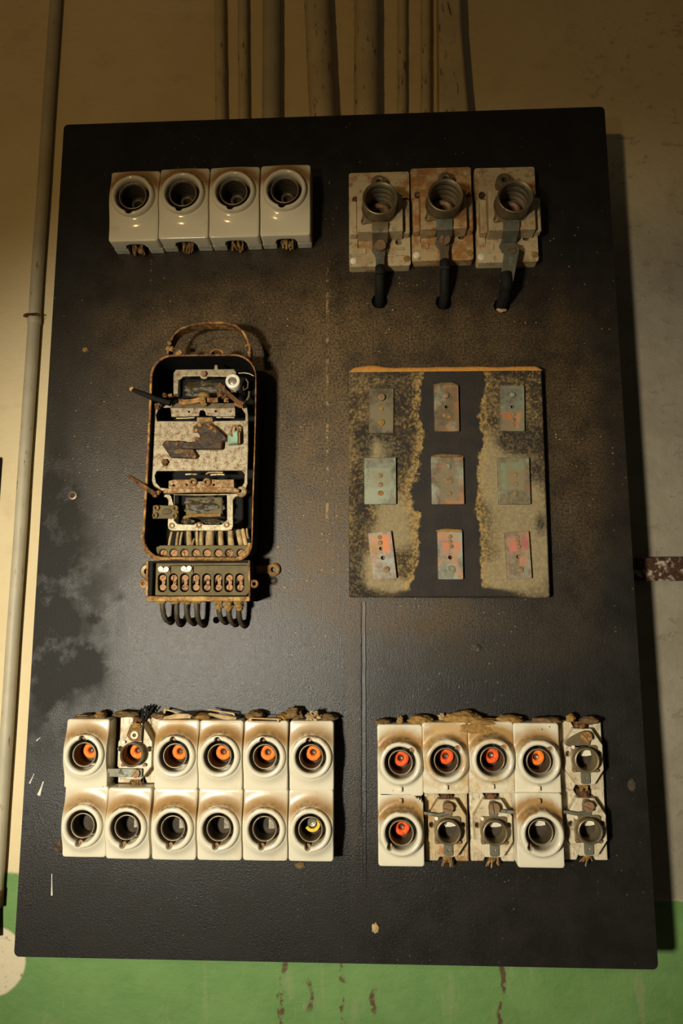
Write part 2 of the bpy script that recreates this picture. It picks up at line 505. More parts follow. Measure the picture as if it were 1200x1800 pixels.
M = {}
M['board'] = m_board()
M['wall'] = m_wall()
M['slab'] = m_slab()
M['porc'] = m_porcelain('glazed_porcelain', .0228, .0172)
M['porc_flat'] = m_porcelain('glazed_porcelain_flat', .0232, .0165, 1.2, wide=1.75)
M['porc_dirty'] = m_porcelain('glazed_porcelain_dirty', .0232, .0165, 1.5, wide=2.0, extra=.65)
M['porc_big'] = m_porcelain('glazed_porcelain_large', .0270, .0205, .0 + 1.35, (.60, .53, .36), wide=1.75)
M['porc_old'] = m_oldporcelain('bare_porcelain_base', .05, (.55, .48, .335))
M['porc_worn'] = m_oldporcelain('stained_porcelain', .45, (.47, .37, .205), gloss=.5)
M['porc_rusty'] = m_oldporcelain('rust_stained_porcelain', .95, (.46, .33, .16), gloss=.5)
M['porc_plain'] = m_plain('porcelain_side', (.52, .46, .33), .35, var=.25)
M['porc_white'] = m_plain('white_ceramic', (.72, .66, .50), .3, var=.2)
M['rust'] = m_rust('orange_rust')
M['rust_dark'] = m_rust('dark_rust', (.13, .06, .022), (.035, .02, .012), (.26, .12, .035))
M['rust_dust'] = m_rust('dusty_rust', (.36, .20, .06), (.16, .085, .03), (.46, .29, .10), 220)
M['galv'] = m_metal('rust_specked_galvanised_steel', (.35, .295, .195), (.17, .085, .028), .62, .40, .5, 700, (.21, .125, .05), .35)
M['galv_light'] = m_metal('galvanised_steel', (.34, .29, .185), (.14, .08, .026), .52, .45, .45, 650)
M['steel_rusty'] = m_metal('rusted_steel_plate', (.34, .25, .13), (.22, .095, .022), 1.0, .3, .6, 300)
M['brass'] = m_metal('tarnished_brass', (.235, .18, .095), (.10, .06, .03), .4, .55, .45, 150, (.13, .115, .075), .4)
M['brass_green'] = m_metal('verdigris_brass', (.155, .145, .100), (.09, .06, .03), .5, .35, .5, 190, (.175, .215, .165), .45)
M['copper'] = m_metal('copper_screw', (.25, .115, .028), (.09, .04, .014), .5, .25, .55, 300)
M['rust_screw'] = m_metal('rusty_screw', (.26, .16, .08), (.18, .08, .025), .7, .3, .6, 220)
M['olive'] = m_plain('dusty_bakelite', (.125, .098, .046), .75, 0, .25, var=.25, sc_=90)
M['black'] = m_plain('black_rubber', (.010, .0085, .007), .75, 0, .2, .3)
M['case'] = m_plain('black_case_enamel', (.009, .008, .007), .7, 0, .12, .3)
M['cable'] = m_plain('dusty_cable_sheath', (.060, .044, .026), .6, var=.5, sc_=60)
M['resin'] = m_plain('glossy_black_resin', (.055, .041, .018), .42, 0, .35, .6, 200, 1.0)
M['dark'] = m_plain('dark_socket_floor', (.050, .036, .022), .8, var=.4)
M['dust'] = m_plain('ochre_dust', (.275, .160, .048), .95, 0, .1, .3, 260, .6)
M['dust_orange'] = m_plain('orange_dust', (.50, .235, .050), .95, 0, .1, .22, 300, .6)
M['dust_brown'] = m_plain('brown_dust', (.17, .105, .045), .95, 0, .1, .35, 240, .6)
M['plaster'] = m_plain('plaster_flake', (.42, .30, .15), .9, 0, .1, .35, 120, .6)
M['sleeve'] = m_plain('ochre_wire_sleeving', (.42, .30, .14), .8, 0, .2, .4, 110, .5)
M['orange'] = m_plain('orange_gauge_plastic', (.86, .20, .018), .55, 0, .3, .35, 420, .5)
M['red'] = m_plain('red_orange_gauge_plastic', (.80, .10, .016), .55, 0, .3, .35, 420, .5)
M['yellow'] = m_plain('yellow_gauge_plastic', (.66, .46, .04), .5, 0, .3, .25, 200, .4)
M['pin'] = m_metal('grey_contact_pin', (.30, .27, .20), (.10, .07, .04), .4, .5, .35, 240)
M['pin_dark'] = m_metal('dark_contact_pin', (.16, .14, .10), (.05, .035, .02), .5, .5, .35, 240)
M['sleeve_shaded'] = m_metal('shaded_sleeve', (.085, .062, .034), (.045, .028, .014), .5, .35, .5, 170)  # sleeve metal darkened, the shade inside the sockets put into its colour
M['sleeve_lip'] = m_metal('pale_sleeve_lip', (.33, .26, .155), (.14, .09, .045), .4, .5, .4, 200)  # lip of the same sleeve, kept lighter to carry the rim highlight
M['dull'] = m_plain('dull_brass_rivet', (.24, .155, .07), .7, 0, .25, .4, 300)
M['dull_green'] = m_plain('dull_green_rivet', (.20, .205, .13), .7, 0, .25, .4, 300)
M['latch'] = m_rust('dark_greasy_steel', (.055, .030, .012), (.020, .012, .007), (.15, .065, .018), 90, .42)
M['green'] = m_plain('green_painted_metal', (.22, .36, .24), .5, 0, .4, .45, 90, .4)
M['paint'] = m_plain('cream_paint', (.58, .53, .42), .4)
M['conduit'] = None

def m_conduit(name, base, flake, amt):
    g = G(name)
    a = g.noise(70, 6, .7, g.co(stretch=(1.8, 1.8, .45))); b = g.noise(14, 4, .6)
    col = g.mix(g.ss(b, .3, .7), base, tuple(q * .8 for q in base))
    col = g.mix(g.m('MULTIPLY', g.ss(a, .68 - amt * .14, .74 - amt * .12), .9), col, flake)
    return g.done(col, .5, 0, .4, g.bump(a, .3, .0015))
M['conduit'] = m_conduit('painted_conduit', (.55, .45, .26), (.09, .055, .025), .75)
M['conduit_grey'] = m_conduit('greyish_painted_pipe', (.44, .39, .27), (.17, .095, .04), .55)
M['bar'] = m_rust('flaking_rusty_bar', (.075, .030, .014), (.035, .015, .009), (.36, .31, .23), 330, .8)

# ------------------------------------------------------------------ the wall
def wall():
    mb = MB()
    mb.box(-1.3, 1.3, -1.3, 1.3, -WALL - .08, -WALL)
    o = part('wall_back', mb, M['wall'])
    o['kind'] = 'structure'
wall()

# ------------------------------------------------------------------ the panel
panel = thing('switchboard_panel', 'tall black painted switchboard panel standing off the wall, carrying all the fuse holders', 'panel', (0, 0, 0))
HOLES = [(667, 529, 15), (780, 531, 15), (882, 537, 15), (380, 1090, 6)] + [(300, 1091, 8), (318, 1095, 8), (341, 1093, 8), (358, 1096, 8), (397, 1091, 8), (414, 1095, 8), (430, 1097, 8)]
def board():
    o = rrect(-BW / 2, BW / 2, -BH / 2, BH / 2, .006)
    hs = []
    for x, y, r in HOLES:
        p = Q(x, y); hs.append(circ(p.x, p.z, r * .33e-3 * 2 if r > 10 else r * .62e-3, 18))
    mb = MB(); mb.plate(o, -.022, 0, hs)
    part('sheet', mb, M['board'], panel, .0015)
    for x, y in ((150, 900), (1040, 900), (180, 420), (1000, 420)):
        p = Q(x, y)
        m2 = MB(); m2.box(p.x - .02, p.x + .02, p.z - .02, p.z + .02, -WALL, -.022)
        part('standoff', m2, M['rust_dark'], panel)
    # raised crack along the lower half
    a, b = Q(639, 1058), Q(640, 1560)
    m3 = MB()
    rows = []
    for i in range(41):
        t = i / 40
        u = a.x + (b.x - a.x) * t + .0005 * mnoise.noise(Vector((i * .4, 0, 0)))
        v = a.z + (b.z - a.z) * t
        k = min(1, (1 - t) * 3 + .05) * (1 + .3 * mnoise.noise(Vector((i * .8, 5, 0))))
        rows.append([m3.bm.verts.new(V(u + du, v, h * k)) for du, h in ((-.0042, -.0008), (-.0034, .0003), (-.0026, .0003), (-.0020, .0000), (.0014, .0012), (.0020, .0012), (.0032, -.0008))])
    for r0, r1 in zip(rows, rows[1:]):
        for k in range(6): m3.bm.faces.new((r0[k], r0[k + 1], r1[k + 1], r1[k]))
    part('crack_ridge', m3, M['board'], panel)
    # white paint runs low on the left
    for k, (x0, y0, x1, y1, w) in enumerate(((76, 1374, 68, 1398, 3.2), (60, 1360, 52, 1377, 1.8), (91, 1536, 91, 1574, 1.6), (71, 1296, 64, 1302, 1.2))):
        p, q = Q(x0, y0), Q(x1, y1)
        m4 = MB()
        n = 9
        m4.tube([(p.x + (q.x - p.x) * i / n, p.z + (q.z - p.z) * i / n, 0.0) for i in range(n + 1)], [w * .00066 * (.35 + .65 * (i / n) ** 2) for i in range(n + 1)], 8)
        m4.xf(lambda u, v, h: (u, v, h * .35))
        part('paint_run', m4, M['paint'], panel, label='white paint run')
    p = Q(128, 871)
    m5 = MB(); m5.lathe(p.x, p.z, [(.0028, -.004), (.0028, .0008), (.0036, .0014), (.0050, .0010), (.0054, 0)], 24)
    part('bushing', m5, M['brass'], panel, label='brass lined hole')
    p = Q(104, 1489)
    m5 = MB(); m5.lathe(p.x, p.z, [(.0024, -.004), (.0026, .0006), (.0048, .0012), (.0056, 0)], 20)
    part('bushing', m5, M['rust_dark'], panel, label='rusty lined hole')
board()

# ------------------------------------------------------------------ conduits and pipes on the wall
def pipe_px(name, label, cat, x0, y0, x1, y1, dpx, mat, group=None, clamp=None, lo=None):
    """vertical pipe on the wall: axis through two photo points, dpx wide in the photo"""
    s = .66e-3 * (1 + WALL / .79)
    r = dpx * s / 2
    a, b = Q(x0, y0, -WALL + r), Q(x1, y1, -WALL + r)
    t = (a - b)
    top = b + t * 1.0
    o = thing(name, label, cat, (b.x, WALL - r - .0004, b.z), group)
    mb = MB()
    n = 26
    pts = [((t.x) * i / n + .0008 * mnoise.noise(Vector((i * .4, x0, 1))), t.z * i / n, 0) for i in range(n + 1)]
    mb.tube(pts, r, 18, True, .02, x0)
    part('tube', mb, mat, o)
    return o, r, a, b

cg = 'painted conduits rising from behind the panel'
C1 = [(388, 196, 385, -40, 21, 'conduit', 'narrow painted conduit with flaked edge, leftmost of the row above the panel'),
      (428, 196, 426, -40, 20, 'conduit', 'second painted conduit from the left above the panel, paint flaking off'),
      (476, 196, 477, -40, 34, 'conduit_grey', 'greyish painted conduit, third from the left above the panel'),
      (565, 196, 554, -40, 48, 'conduit', 'thick leaning painted pipe with brown rings, fourth from the left above the panel'),
      (643, 196, 643, -40, 46, 'conduit', 'thick straight ringed pipe in the middle right above the panel'),
      (706, 196, 706, -40, 18, 'conduit', 'slim painted conduit just right of the thick ringed pipe above the panel'),
      (748, 196, 748, -40, 20, 'conduit', 'slim painted conduit left of the wide boxed duct above the panel')]
for x0, y0, x1, y1, w, mm, lab in C1:
    yb = 330
    xb = x0 + (x0 - x1) * (yb - y0) / (y0 - y1)
    o, r, a, b = pipe_px('conduit', lab, 'pipe', x1, y1, xb, yb, w, M[mm], cg)
    if w > 40:
        L = (a - b).length
        for k in range(7):
            f = .45 + k * .08
            m2 = MB()
            c = (a - b) * f
            m2.lathe(0, 0, [(r * 1.0, -.002), (r * 1.03, 0), (r * 1.0, .002)], 18)
            m2.xf(lambda u, v, h: (c.x + u, c.z + h, v))
            part('ring', m2, M['conduit'], o)
# wide duct to the right of the conduits, its right edge slightly wavy
def duct():
    pts = []
    H = -WALL + .030
    left = [(772, 330), (770, -60)]
    right = [(806, -60), (810, 0), (811, 40), (815, 90), (819, 140), (822, 170), (824, 196), (826, 330)]
    P = [Q(x, y, H) for x, y in left + right]
    b = Q(800, 330, H)
    o = thing('cable_duct', 'flat painted duct with a wavy right edge, rightmost above the panel', 'duct', (b.x, WALL - .0004, b.z))
    mb = MB()
    mb.plate([(p.x - b.x, p.z - b.z) for p in P], 0, .030)
    part('cover', mb, M['conduit'], o, .004)
duct()

# long pipe down the left side
def left_pipe():
    lp, r, a, b = pipe_px('wall_pipe', 'long grey painted pipe running down the wall left of the panel', 'pipe', 102, -60, -7, 1575, 22, M['conduit_grey'])
    L = a - b
    def at(y):
        f = (1575 - y) / 1635.0
        # project fraction along the axis by photo height
        lo, hi = 0.0, 1.0
        for _ in range(40):
            mid = (lo + hi) / 2
            p = b + L * mid
            q = RM.transposed() @ (p - CAM)
            if 900 - FPX * q.y / -q.z > y: lo = mid
            else: hi = mid
        return L * ((lo + hi) / 2)
    c = at(563)
    m2 = MB(); m2.lathe(0, 0, [(r, -.006), (r * 1.10, -.005), (r * 1.14, 0), (r * 1.08, .005), (r, .006)], 20)
    m2.xf(lambda u, v, h: (c.x + u, c.z + h, v))
    part('joint', m2, M['conduit_grey'], lp)
    m2 = MB(); m2.blob(c.x - r * .5, c.z + .004, r * .85, .008, .0025, .003, 3, .6); m2.blob(c.x + r * .5, c.z + .005, r * .8, .007, .002, .003, 5, .6)
    part('rust_bloom', m2, M['rust_dark'], lp, label='rusty weld on the pipe joint')
    m2 = MB(); m2.lathe(0, 0, [(r * .8, -.012), (r * 1.12, -.012), (r * 1.12, .008), (r * .8, .008)], 20)
    m2.xf(lambda u, v, h: (u, v * 0 + h, v))
    part('coupling', m2, M['rust_dark'], lp, label='rusty coupling at the pipe foot')
    e = Q(-8, 1646, -WALL + r) - b
    m2 = MB(); m2.tube([(0, -.010, 0), (e.x, e.z, 0)], r * .62, 14)
    part('rod', m2, M['rust_dark'], lp, label='thin dark rod below the coupling')
left_pipe()

# dark cabinet edge at the very left
def left_box():
    p0, p1 = Q(-1.0, 803, -WALL + .008), Q(-14, 1010, -WALL + .008)
    o = thing('wall_cabinet', 'dark cabinet whose right edge just shows at the left margin', 'cabinet', (p0.x, WALL - .0004, p1.z))
    w = .12
    mb = MB(); mb.box(-w, 0, -.02, p0.z - p1.z, 0, .008)
    part('body', mb, M['case'], o, .002)
    mb = MB(); mb.box(-w + .004, -.004, -.016, p0.z - p1.z - .004, .008, .010)
    part('door', mb, M['case'], o, .001)
left_box()

# rusty flat bar leaving behind the panel to the right
def bar():
    H = -WALL + .022
    a, b = Q(1040, 1000, H), Q(1330, 1001, H)
    hgt = Q(1150, 980, H).z - Q(1150, 1021, H).z
    o = thing('steel_bar', 'horizontal rusty steel bar with flaking paint right of the panel', 'bar', ((a.x + b.x) / 2, WALL - .0004, (a.z + b.z) / 2))
    w = (b.x - a.x) / 2
    mb = MB(); mb.box(-w, w, -hgt / 2, hgt / 2, .016, .022)
    part('flat', mb, M['bar'], o, .0012)
    mb = MB(); mb.box(w - .05, w - .03, -hgt / 2, hgt / 2, 0, .016); mb.box(-w + .02, -w + .04, -hgt / 2, hgt / 2, 0, .016)
    part('bracket', mb, M['bar'], o)
bar()

# ------------------------------------------------------------------ porcelain fuse holders
def cover_mesh(w, ht, rin, rout, hface, hring, h0, ring_v, notch, fil, lip=.0048, cut=None, chip=None, corner=.003, notch_d=.0042):
    """front cover of a fuse holder; origin at the centre of its round opening"""
    bm = bmesh.new()
    u0, u1, v0, v1 = -w / 2, w / 2, -ht / 2 - ring_v, ht / 2 - ring_v
    angs = [2 * PI * i / 96 for i in range(96)]
    for cu, cv in ((u0, v0), (u0, v1), (u1, v0), (u1, v1)):
        a = math.atan2(cv, cu) % (2 * PI)
        for d in (-.07, -.045, -.02, 0, .02, .045, .07):
            angs.append((a + d) % (2 * PI))
    if notch is not None:
        for d in (-.3, -.22, -.15, -.08, 0, .08, .15, .22, .3): angs.append((R(notch) + d) % (2 * PI))
    angs = sorted(set(round(a, 4) for a in angs))
    def bound(a, ins=0.0):
        c, s_ = math.cos(a), math.sin(a)
        lo, hi = .002, .2
        rr = corner
        A0, A1, B0, B1 = u0 + ins, u1 - ins, v0 + ins, v1 - ins
        for _ in range(40):
            m = (lo + hi) / 2
            x, y = m * c, m * s_
            dx = max(A0 + rr - x, x - (A1 - rr), 0); dy = max(B0 + rr - y, y - (B1 - rr), 0)
            inside = A0 < x < A1 and B0 < y < B1 and math.hypot(dx, dy) <= rr
            if chip: inside = inside and (A1 - x) / chip[0] + (B1 - y) / chip[1] > 1 + .12 * math.sin(a * 90)
            if inside: lo = m
            else: hi = m
        return lo
    rings = []
    for a in angs:
        c, s_ = math.cos(a), math.sin(a)
        ri = rin
        if notch is not None:
            d = (a - R(notch) + PI) % (2 * PI) - PI
            ri = rin + notch_d * math.exp(-(d / .17) ** 4)
        row = []
        row.append((rin * 0.98, h0 + .004))
        row.append((ri, hring - .012)); row.append((ri, hring - lip))
        rm, ra = (ri + rout) / 2, (rout - ri) / 2
        for k in range(1, 9):
            t = PI * k / 9
            row.append((rm - ra * math.cos(t), hring - lip + lip * math.sin(t) ** .8))
        Rb = bound(a); Rb1 = bound(a, .0010)
        top = hring - lip
        ro = min(rout, Rb1 - .0004)
        for k in range(0, 9):
            f = (k / 8) ** 1.5
            rr = ro + (Rb1 - ro) * f
            hh = hface + (top - hface) * math.exp(-((rr - ro) / fil) ** 1.6)
            row.append((rr, hh))
        he = row[-1][1]
        row.append((bound(a, .0003), he - .0004)); row.append((Rb, he - .0014))
        lowh = h0
        if cut:
            x, y = Rb * c, Rb * s_
            if s_ < 0 and abs(y - v0) < .0012 and abs(x - cut[0]) < cut[1]:
                lowh = max(h0, he - cut[2] + .6 * cut[2] * ((x - cut[0]) / cut[1]) ** 4 * -1)
        row.append((Rb, lowh))
        rings.append([bm.verts.new(V(r * c, r * s_, h)) for r, h in row])
    n = len(rings)
    for i in range(n):
        A, B = rings[i], rings[(i + 1) % n]
        for k in range(len(A) - 1):
            bm.faces.new((A[k], A[k + 1], B[k + 1], B[k]))
    bmesh.ops.recalc_face_normals(bm, faces=bm.faces[:])
    me = bpy.data.meshes.new('cover')
    bm.to_mesh(me); bm.free()
    for p in me.polygons: p.use_smooth = True
    me.set_sharp_from_angle(angle=R(50))
    return me

def sleeve_mesh(ro, hl, hb, th=.0009, pitch=.0034, amp=.0005):
    mb = MB()
    prof = [(ro, hb), (ro, hl - .0012), (ro + .0002, hl - .0004), (ro - th * .5, hl), (ro - th, hl - .0005)]
    n = 26
    for i in range(n + 1):
        h = hl - .001 - (hl - .001 - hb) * i / n
        prof.append((ro - th - amp + amp * math.cos(2 * PI * (hl - h) / pitch), h))
    mb.lathe(0, 0, prof, 40)
    return mb.mesh('threaded_sleeve', 60)

def lip_mesh(r, h, t):
    mb = MB()
    prof = [(r - t * .5 + t * .6 * math.cos(R(a)), h - t * .6 + t * .6 * math.sin(R(a))) for a in range(0, 361, 45)]
    mb.lathe(0, 0, prof, 40)
    return mb.mesh('sleeve_lip', 60)

def floor_mesh(r, h):
    mb = MB(); mb.cyl(0, 0, r, h - .002, h, 28)
    return mb.mesh('socket_floor')

def gauge_mesh(ro, ri, h):
    mb = MB(); mb.lathe(0, 0, [(ri * .9, h - .010), (ri, h - .0015), (ri + .0008, h - .0004), (ri + .0018, h), (ro - .0012, h - .0002), (ro - .0003, h - .001), (ro, h - .0022), (ro, h - .010)], 36)
    return mb.mesh('gauge_ring', 50)

def pin_mesh(r, h):
    mb = MB(); mb.lathe(0, 0, [(r, h - .012), (r, h - .0008), (r * .8, h), (r * .3, h - .0006), (.0001, h - .0007)], 18)
    return mb.mesh('contact_pin', 50)

CACHE = {}
def cached(key, fn):
    if key not in CACHE: CACHE[key] = fn()
    return CACHE[key]

def contact_plate_mesh(r, h):
    mb = MB()
    pts = [(r * .15, r * .9)] + [(r * math.cos(t) * .97, r * math.sin(t) * .97) for t in [R(80 - 12 * i) for i in range(10)]] + [(r * .15, -r * .5)]
    mb.plate(pts, h - .0012, h, [circ(r * .45, r * .45, r * .16, 12)])
    return mb.mesh('contact_plate')

def small_holder(kind, cx, cy, hface, ring_v, notch, content, label, group, dirty=False, w=.0484, ht=.0740, chip=None):
    """kind 'curved' or 'flat'; cx, cy = photo centre of the front plate"""
    p = Q(cx, cy, hface)
    o = thing('fuse_holder', label, 'fuse holder', (p.x, 0, p.z), group)
    rin_ = .0163
    hring = hface + (.0115 if kind == 'curved' else .0125)
    mb = MB(); mb.plate(rrect(-w / 2 + .0006, w / 2 - .0006, -ht / 2 + .0006, ht / 2 - .0006, .003), 0.0002, .0085)
    part('base', cached(('base', w, ht), lambda: mb.mesh('base')), M['porc_plain'], o, .0008)
    if kind == 'curved':
        key = ('cov', notch, ring_v)
        me = cached(key, lambda: cover_mesh(w, ht, rin_, .0228, hface, hring, .0088, ring_v, notch, .0062))
        mat = M['porc']
    else:
        key = ('covf', notch, ring_v, chip)
        me = cached(key, lambda: cover_mesh(w, ht, .0165, .0232, hface, hring, .0088, ring_v, notch, .0022, lip=.0062, chip=chip))
        mat = M['porc_dirty'] if dirty else M['porc_flat']
    part('cover', me, mat, o, 0, (0, ring_v, 0))
    part('threaded_sleeve', cached('sl', lambda: sleeve_mesh(.0130, .0310, .0090)), M['sleeve_shaded'], o, 0, (0, ring_v, 0))
    part('sleeve_lip', cached('slp', lambda: lip_mesh(.0131, .0312, .0010)), M['sleeve_lip'], o, 0, (0, ring_v, 0), label='light metal lip')
    part('socket_floor', cached('fl', lambda: floor_mesh(.0122, .0100)), M['dark'], o, 0, (0, ring_v, 0))
    if notch is not None:
        t = R(notch); rr = .0182
        m3 = MB(); m3.screw(rr * math.cos(t), ring_v + rr * math.sin(t), .0026, .012, hring - .0075, t + .6)
        part('screw', m3, M['rust_screw'], o)
    if kind == 'flat':
        s = -1 if notch < 90 else 1
        m3 = MB(); m3.box(-.0017, .0017, s * .0300 - .0026 , s * .0300 + .0026, hface - .001, hface + .0042)
        part('key_tab', m3, mat, o, .0008)
    fill_socket(o, content, ring_v)
    return o

def fill_socket(o, content, rv, u=0.0):
    if content in ('orange', 'red'):
        part('gauge_ring', cached('gr', lambda: gauge_mesh(.0090, .0033, .0165)), M[content], o, 0, (u + .0012, rv + .0014, 0), label='orange gauge ring')
        part('contact_pin', cached('pn', lambda: pin_mesh(.0026, .0128)), M['pin_dark'], o, 0, (u + .0014, rv + .0012, 0))
    elif content == 'yellow':
        m3 = MB()
        pts = [(.0088 * math.cos(R(a)), .0088 * math.sin(R(a))) for a in range(-150, 50, 10)] + [(.0052 * math.cos(R(a)), .0052 * math.sin(R(a))) for a in range(40, -160, -10)]
        m3.plate(pts, .012, .0185)
        part('gauge_fragment', m3, M['yellow'], o, .0005, (u + .001, rv + .002, 0), label='broken yellow gauge ring')
        part('contact_pin', cached('pn2', lambda: pin_mesh(.0050, .0180)), M['pin'], o, 0, (u + .0005, rv + .003, 0))
    elif content == 'plate':
        part('contact_plate', cached('cp', lambda: contact_plate_mesh(.0118, .0118)), M['pin'], o, 0, (u, rv, 0), label='grey contact plate')
    elif content == 'ceramic':
        m3 = MB()
        pts = [(-.002, .0102), (.0045, .0102), (.0088, .0070), (.0098, .002), (.0040, .0010), (-.002, .001)]
        m3.plate(pts, .0102, .0135)
        part('ceramic_wedge', m3, M['porc_white'], o, .0004, (u, rv, 0), label='white ceramic wedge')
        part('contact_pin', cached('pn3', lambda: pin_mesh(.0034, .0160)), M['pin'], o, 0, (u - .0045, rv + .0055, 0))

def open_holder(cx, cy, label, group, content, strap, seed, base_mat='porc_old', flange=True, hb=.0085, ped=.0190, lipz=.0300):
    """fuse holder without its cover; cx, cy = photo centre of the base plate"""
    w, ht = .0468, .0735
    p = Q(cx, cy, hb)
    o = thing('open_fuse_holder', label, 'fuse holder', (p.x, 0, p.z), group)
    W, H = w / 2, ht / 2
    # base plate, notched at top and bottom centre where the wires enter
    out = [(-W, -H), (-.010, -H), (-.006, -H + .008), (.006, -H + .008), (.010, -H), (W, -H), (W, H), (.010, H), (.006, H - .008), (-.006, H - .008), (-.010, H), (-W, H)]
    mb = MB(); mb.plate(out, .0002, hb)
    part('base', mb, M[base_mat], o, .0012)
    # raised long octagon around the socket, hollow in the middle
    oc = [(-.0080, -.0290), (.0080, -.0290), (.0190, -.0150), (.0190, .0110), (.0065, .0310), (-.0065, .0310), (-.0190, .0110), (-.0190, -.0150)] if strap == 'left' else [(-.0095, -.0290), (.0095, -.0290), (.0205, -.0130), (.0205, .0130), (.0095, .0300), (-.0095, .0300), (-.0205, .0130), (-.0205, -.0130)]
    mb = MB(); mb.plate(oc, hb - .0005, ped, [circ(0, -.001, .0122, 28), circ(-.0166, .0035, .0030, 14), circ(.0166, .0035, .0030, 14)])
    part('pedestal', mb, M[base_mat], o, .0016)
    # moulded marks in the four corners
    for sx in (-1, 1):
        for sy in (-1, 1):
            m2 = MB()
            m2.box(sx * .0130 - .0004, sx * .0130 + .0004, sy * .0300 - .003, sy * .0300 + .003, hb - .0004, hb + .0007)
            m2.box(min(sx * .0130, sx * .0180), max(sx * .0130, sx * .0180), sy * .0300 - .0004, sy * .0300 + .0004, hb - .0004, hb + .0007)
            m2.box(sx * .0205 - .0004, sx * .0205 + .0004, sy * .0310 - .0032, sy * .0310 + .0032, hb - .0004, hb + .0006)
            part('corner_mark', m2, M['porc_plain'], o)
    # threaded shell with its eared flange
    me = cached(('osl', lipz), lambda: sleeve_mesh(.0128, lipz, .0100, .0013))
    part('threaded_shell', me, M['brass'], o, 0, (0, -.001, 0))
    part('socket_floor', cached('ofl', lambda: floor_mesh(.0120, .0095)), M['dark'], o, 0, (0, -.001, 0))
    if flange:
        m2 = MB()
        pts = []
        for i in range(72):
            t = 2 * PI * i / 72
            e = sum(math.exp(-(((t - R(q) + PI) % (2 * PI) - PI) / .26) ** 2) for q in (135, 45, 225, 315))
            pts.append(((.0146 + .0042 * e) * math.cos(t), (.0146 + .0042 * e) * math.sin(t)))
        m2.plate(pts, .0190, .0212, [circ(0, 0, .0126, 30)])
        part('flange', m2, M['brass'], o, .0006, (0, -.001, 0))
    for k, a in enumerate((135, 225, 315)):
        m2 = MB(); m2.screw(.0172 * math.cos(R(a)), -.001 + .0172 * math.sin(R(a)), .0019, ped + .0005, ped + .0036, a * .03 + seed)
        part('screw', m2, M['rust_screw'] if k else M['porc_white'], o)
    # terminal tongue at the top with its big screw, and the tongue at the bottom
    if strap == 'left':
        m2 = MB(); m2.strap([(-.030, -.0215, .0235), (-.014, -.0215, .0242), (.010, -.0215, .0242)], .0088, .0016, (0, 1, 0))
        part('terminal_strap', m2, M['brass_green'], o, .0004)
        m2 = MB(); m2.screw(.0035, -.0215, .0046, .0235, .0282, .9)
        part('terminal_screw', m2, M['rust_screw'], o)
        m2 = MB(); m2.plate([(-.0055, .0300), (-.0100, .0180), (-.0050, .0120), (.0070, .0120), (.0075, .0290)], ped - .0004, ped + .0012)
        part('dust_cake', m2, M['dust_brown'], o, .0005, label='brown dust caked above the socket')
        m2 = MB(); m2.lathe(-.0005, .0185, [(.0022, ped), (.0022, ped + .0025), (.0034, ped + .0030), (.0044, ped + .0023), (.0046, ped)], 20)
        part('eyelet', m2, M['porc_white'], o)
        m2 = MB(); m2.tube([(.009, .034, .016), (.0088, .030, ped + .0018), (.0085, .020, ped + .0018), (.0082, .010, ped + .0012)], .0007, 8)
        part('wire', m2, M['black'], o)
        m2 = MB(); m2.blob(.001, .0285, ped + .0015, .005, .0035, .003, seed, .4)
        part('clay_plug', m2, M['dust'], o)
    elif strap == 'round':
        m2 = MB(); m2.plate(smooth_closed([(-.0060, .0100), (.0070, .0100), (.0070, .0240), (.002, .0280), (-.0040, .0270), (-.0200, .0180), (-.0205, .0120)], 2), .0192, .0212)
        part('terminal_strap', m2, M['brass'], o, .0006)
        m2 = MB(); m2.screw(.0015, .0225, .0058, .0210, .0270, seed + .4)
        part('terminal_screw', m2, M['rust_dust'], o)
    else:
        m2 = MB(); m2.plate(smooth_closed([(-.0045, .0105), (.0050, .0105), (.0052, .0280), (0, .0300), (-.0050, .0280)], 1), .0192, .0208)
        if strap == 'armleft': m2.strap([(-.0255, .0170, .0235), (-.012, .0150, .0240), (.000, .0165, .0228), (.006, .022, .0222)], .0032, .0014, (0, 1, 0))
        if strap == 'armright': m2.strap([(.0060, .0195, .0225), (.0150, .0190, .0238), (.0240, .0185, .0238)], .0034, .0014, (0, 1, 0))
        part('terminal_strap', m2, M['brass_green'], o, .0005)
        m2 = MB(); m2.screw(.0005, .0230, .0056, .0205, .0275, seed)
        part('terminal_screw', m2, M['rust_screw'], o)
    if strap != 'left':
        m2 = MB(); m2.plate(rrect(-.0048, .0048, -.0275, -.0128, .002), .0192, .0210, [circ(.0004, -.0215, .0012, 10)])
        part('lower_tongue', m2, M['brass_green'], o, .0005)
    # frayed wire stubs in the bottom notch
    m2 = MB()
    rr = random.Random(seed)
    for k in range(9):
        u = -.004 + .008 * k / 8 + rr.uniform(-.001, .001)
        l = rr.uniform(.005, .012)
        m2.tube([(u, -.0270, .014 + rr.uniform(-.002, .003)), (u + rr.uniform(-.001, .001), -.0310, .015), (u * 1.3 + rr.uniform(-.002, .002), -.0300 - l, .009 + rr.uniform(-.002, .004))], .0008, 6, True, .4, k)
    m2.blob(0, -.0295, .012, .0055, .0035, .004, seed, .5)
    part('wire_stub', m2, M['rust_dust'], o)
    m2 = MB(); m2.box(-.0058, .0058, .0292, .0365, .0004, .0140)
    m2.blob(0, .0315, .0150, .0055, .0040, .0035, seed + 4, .5)
    part('upper_terminal', m2, M['rust_dark'], o)
    fill_socket(o, content, -.001)
    return o

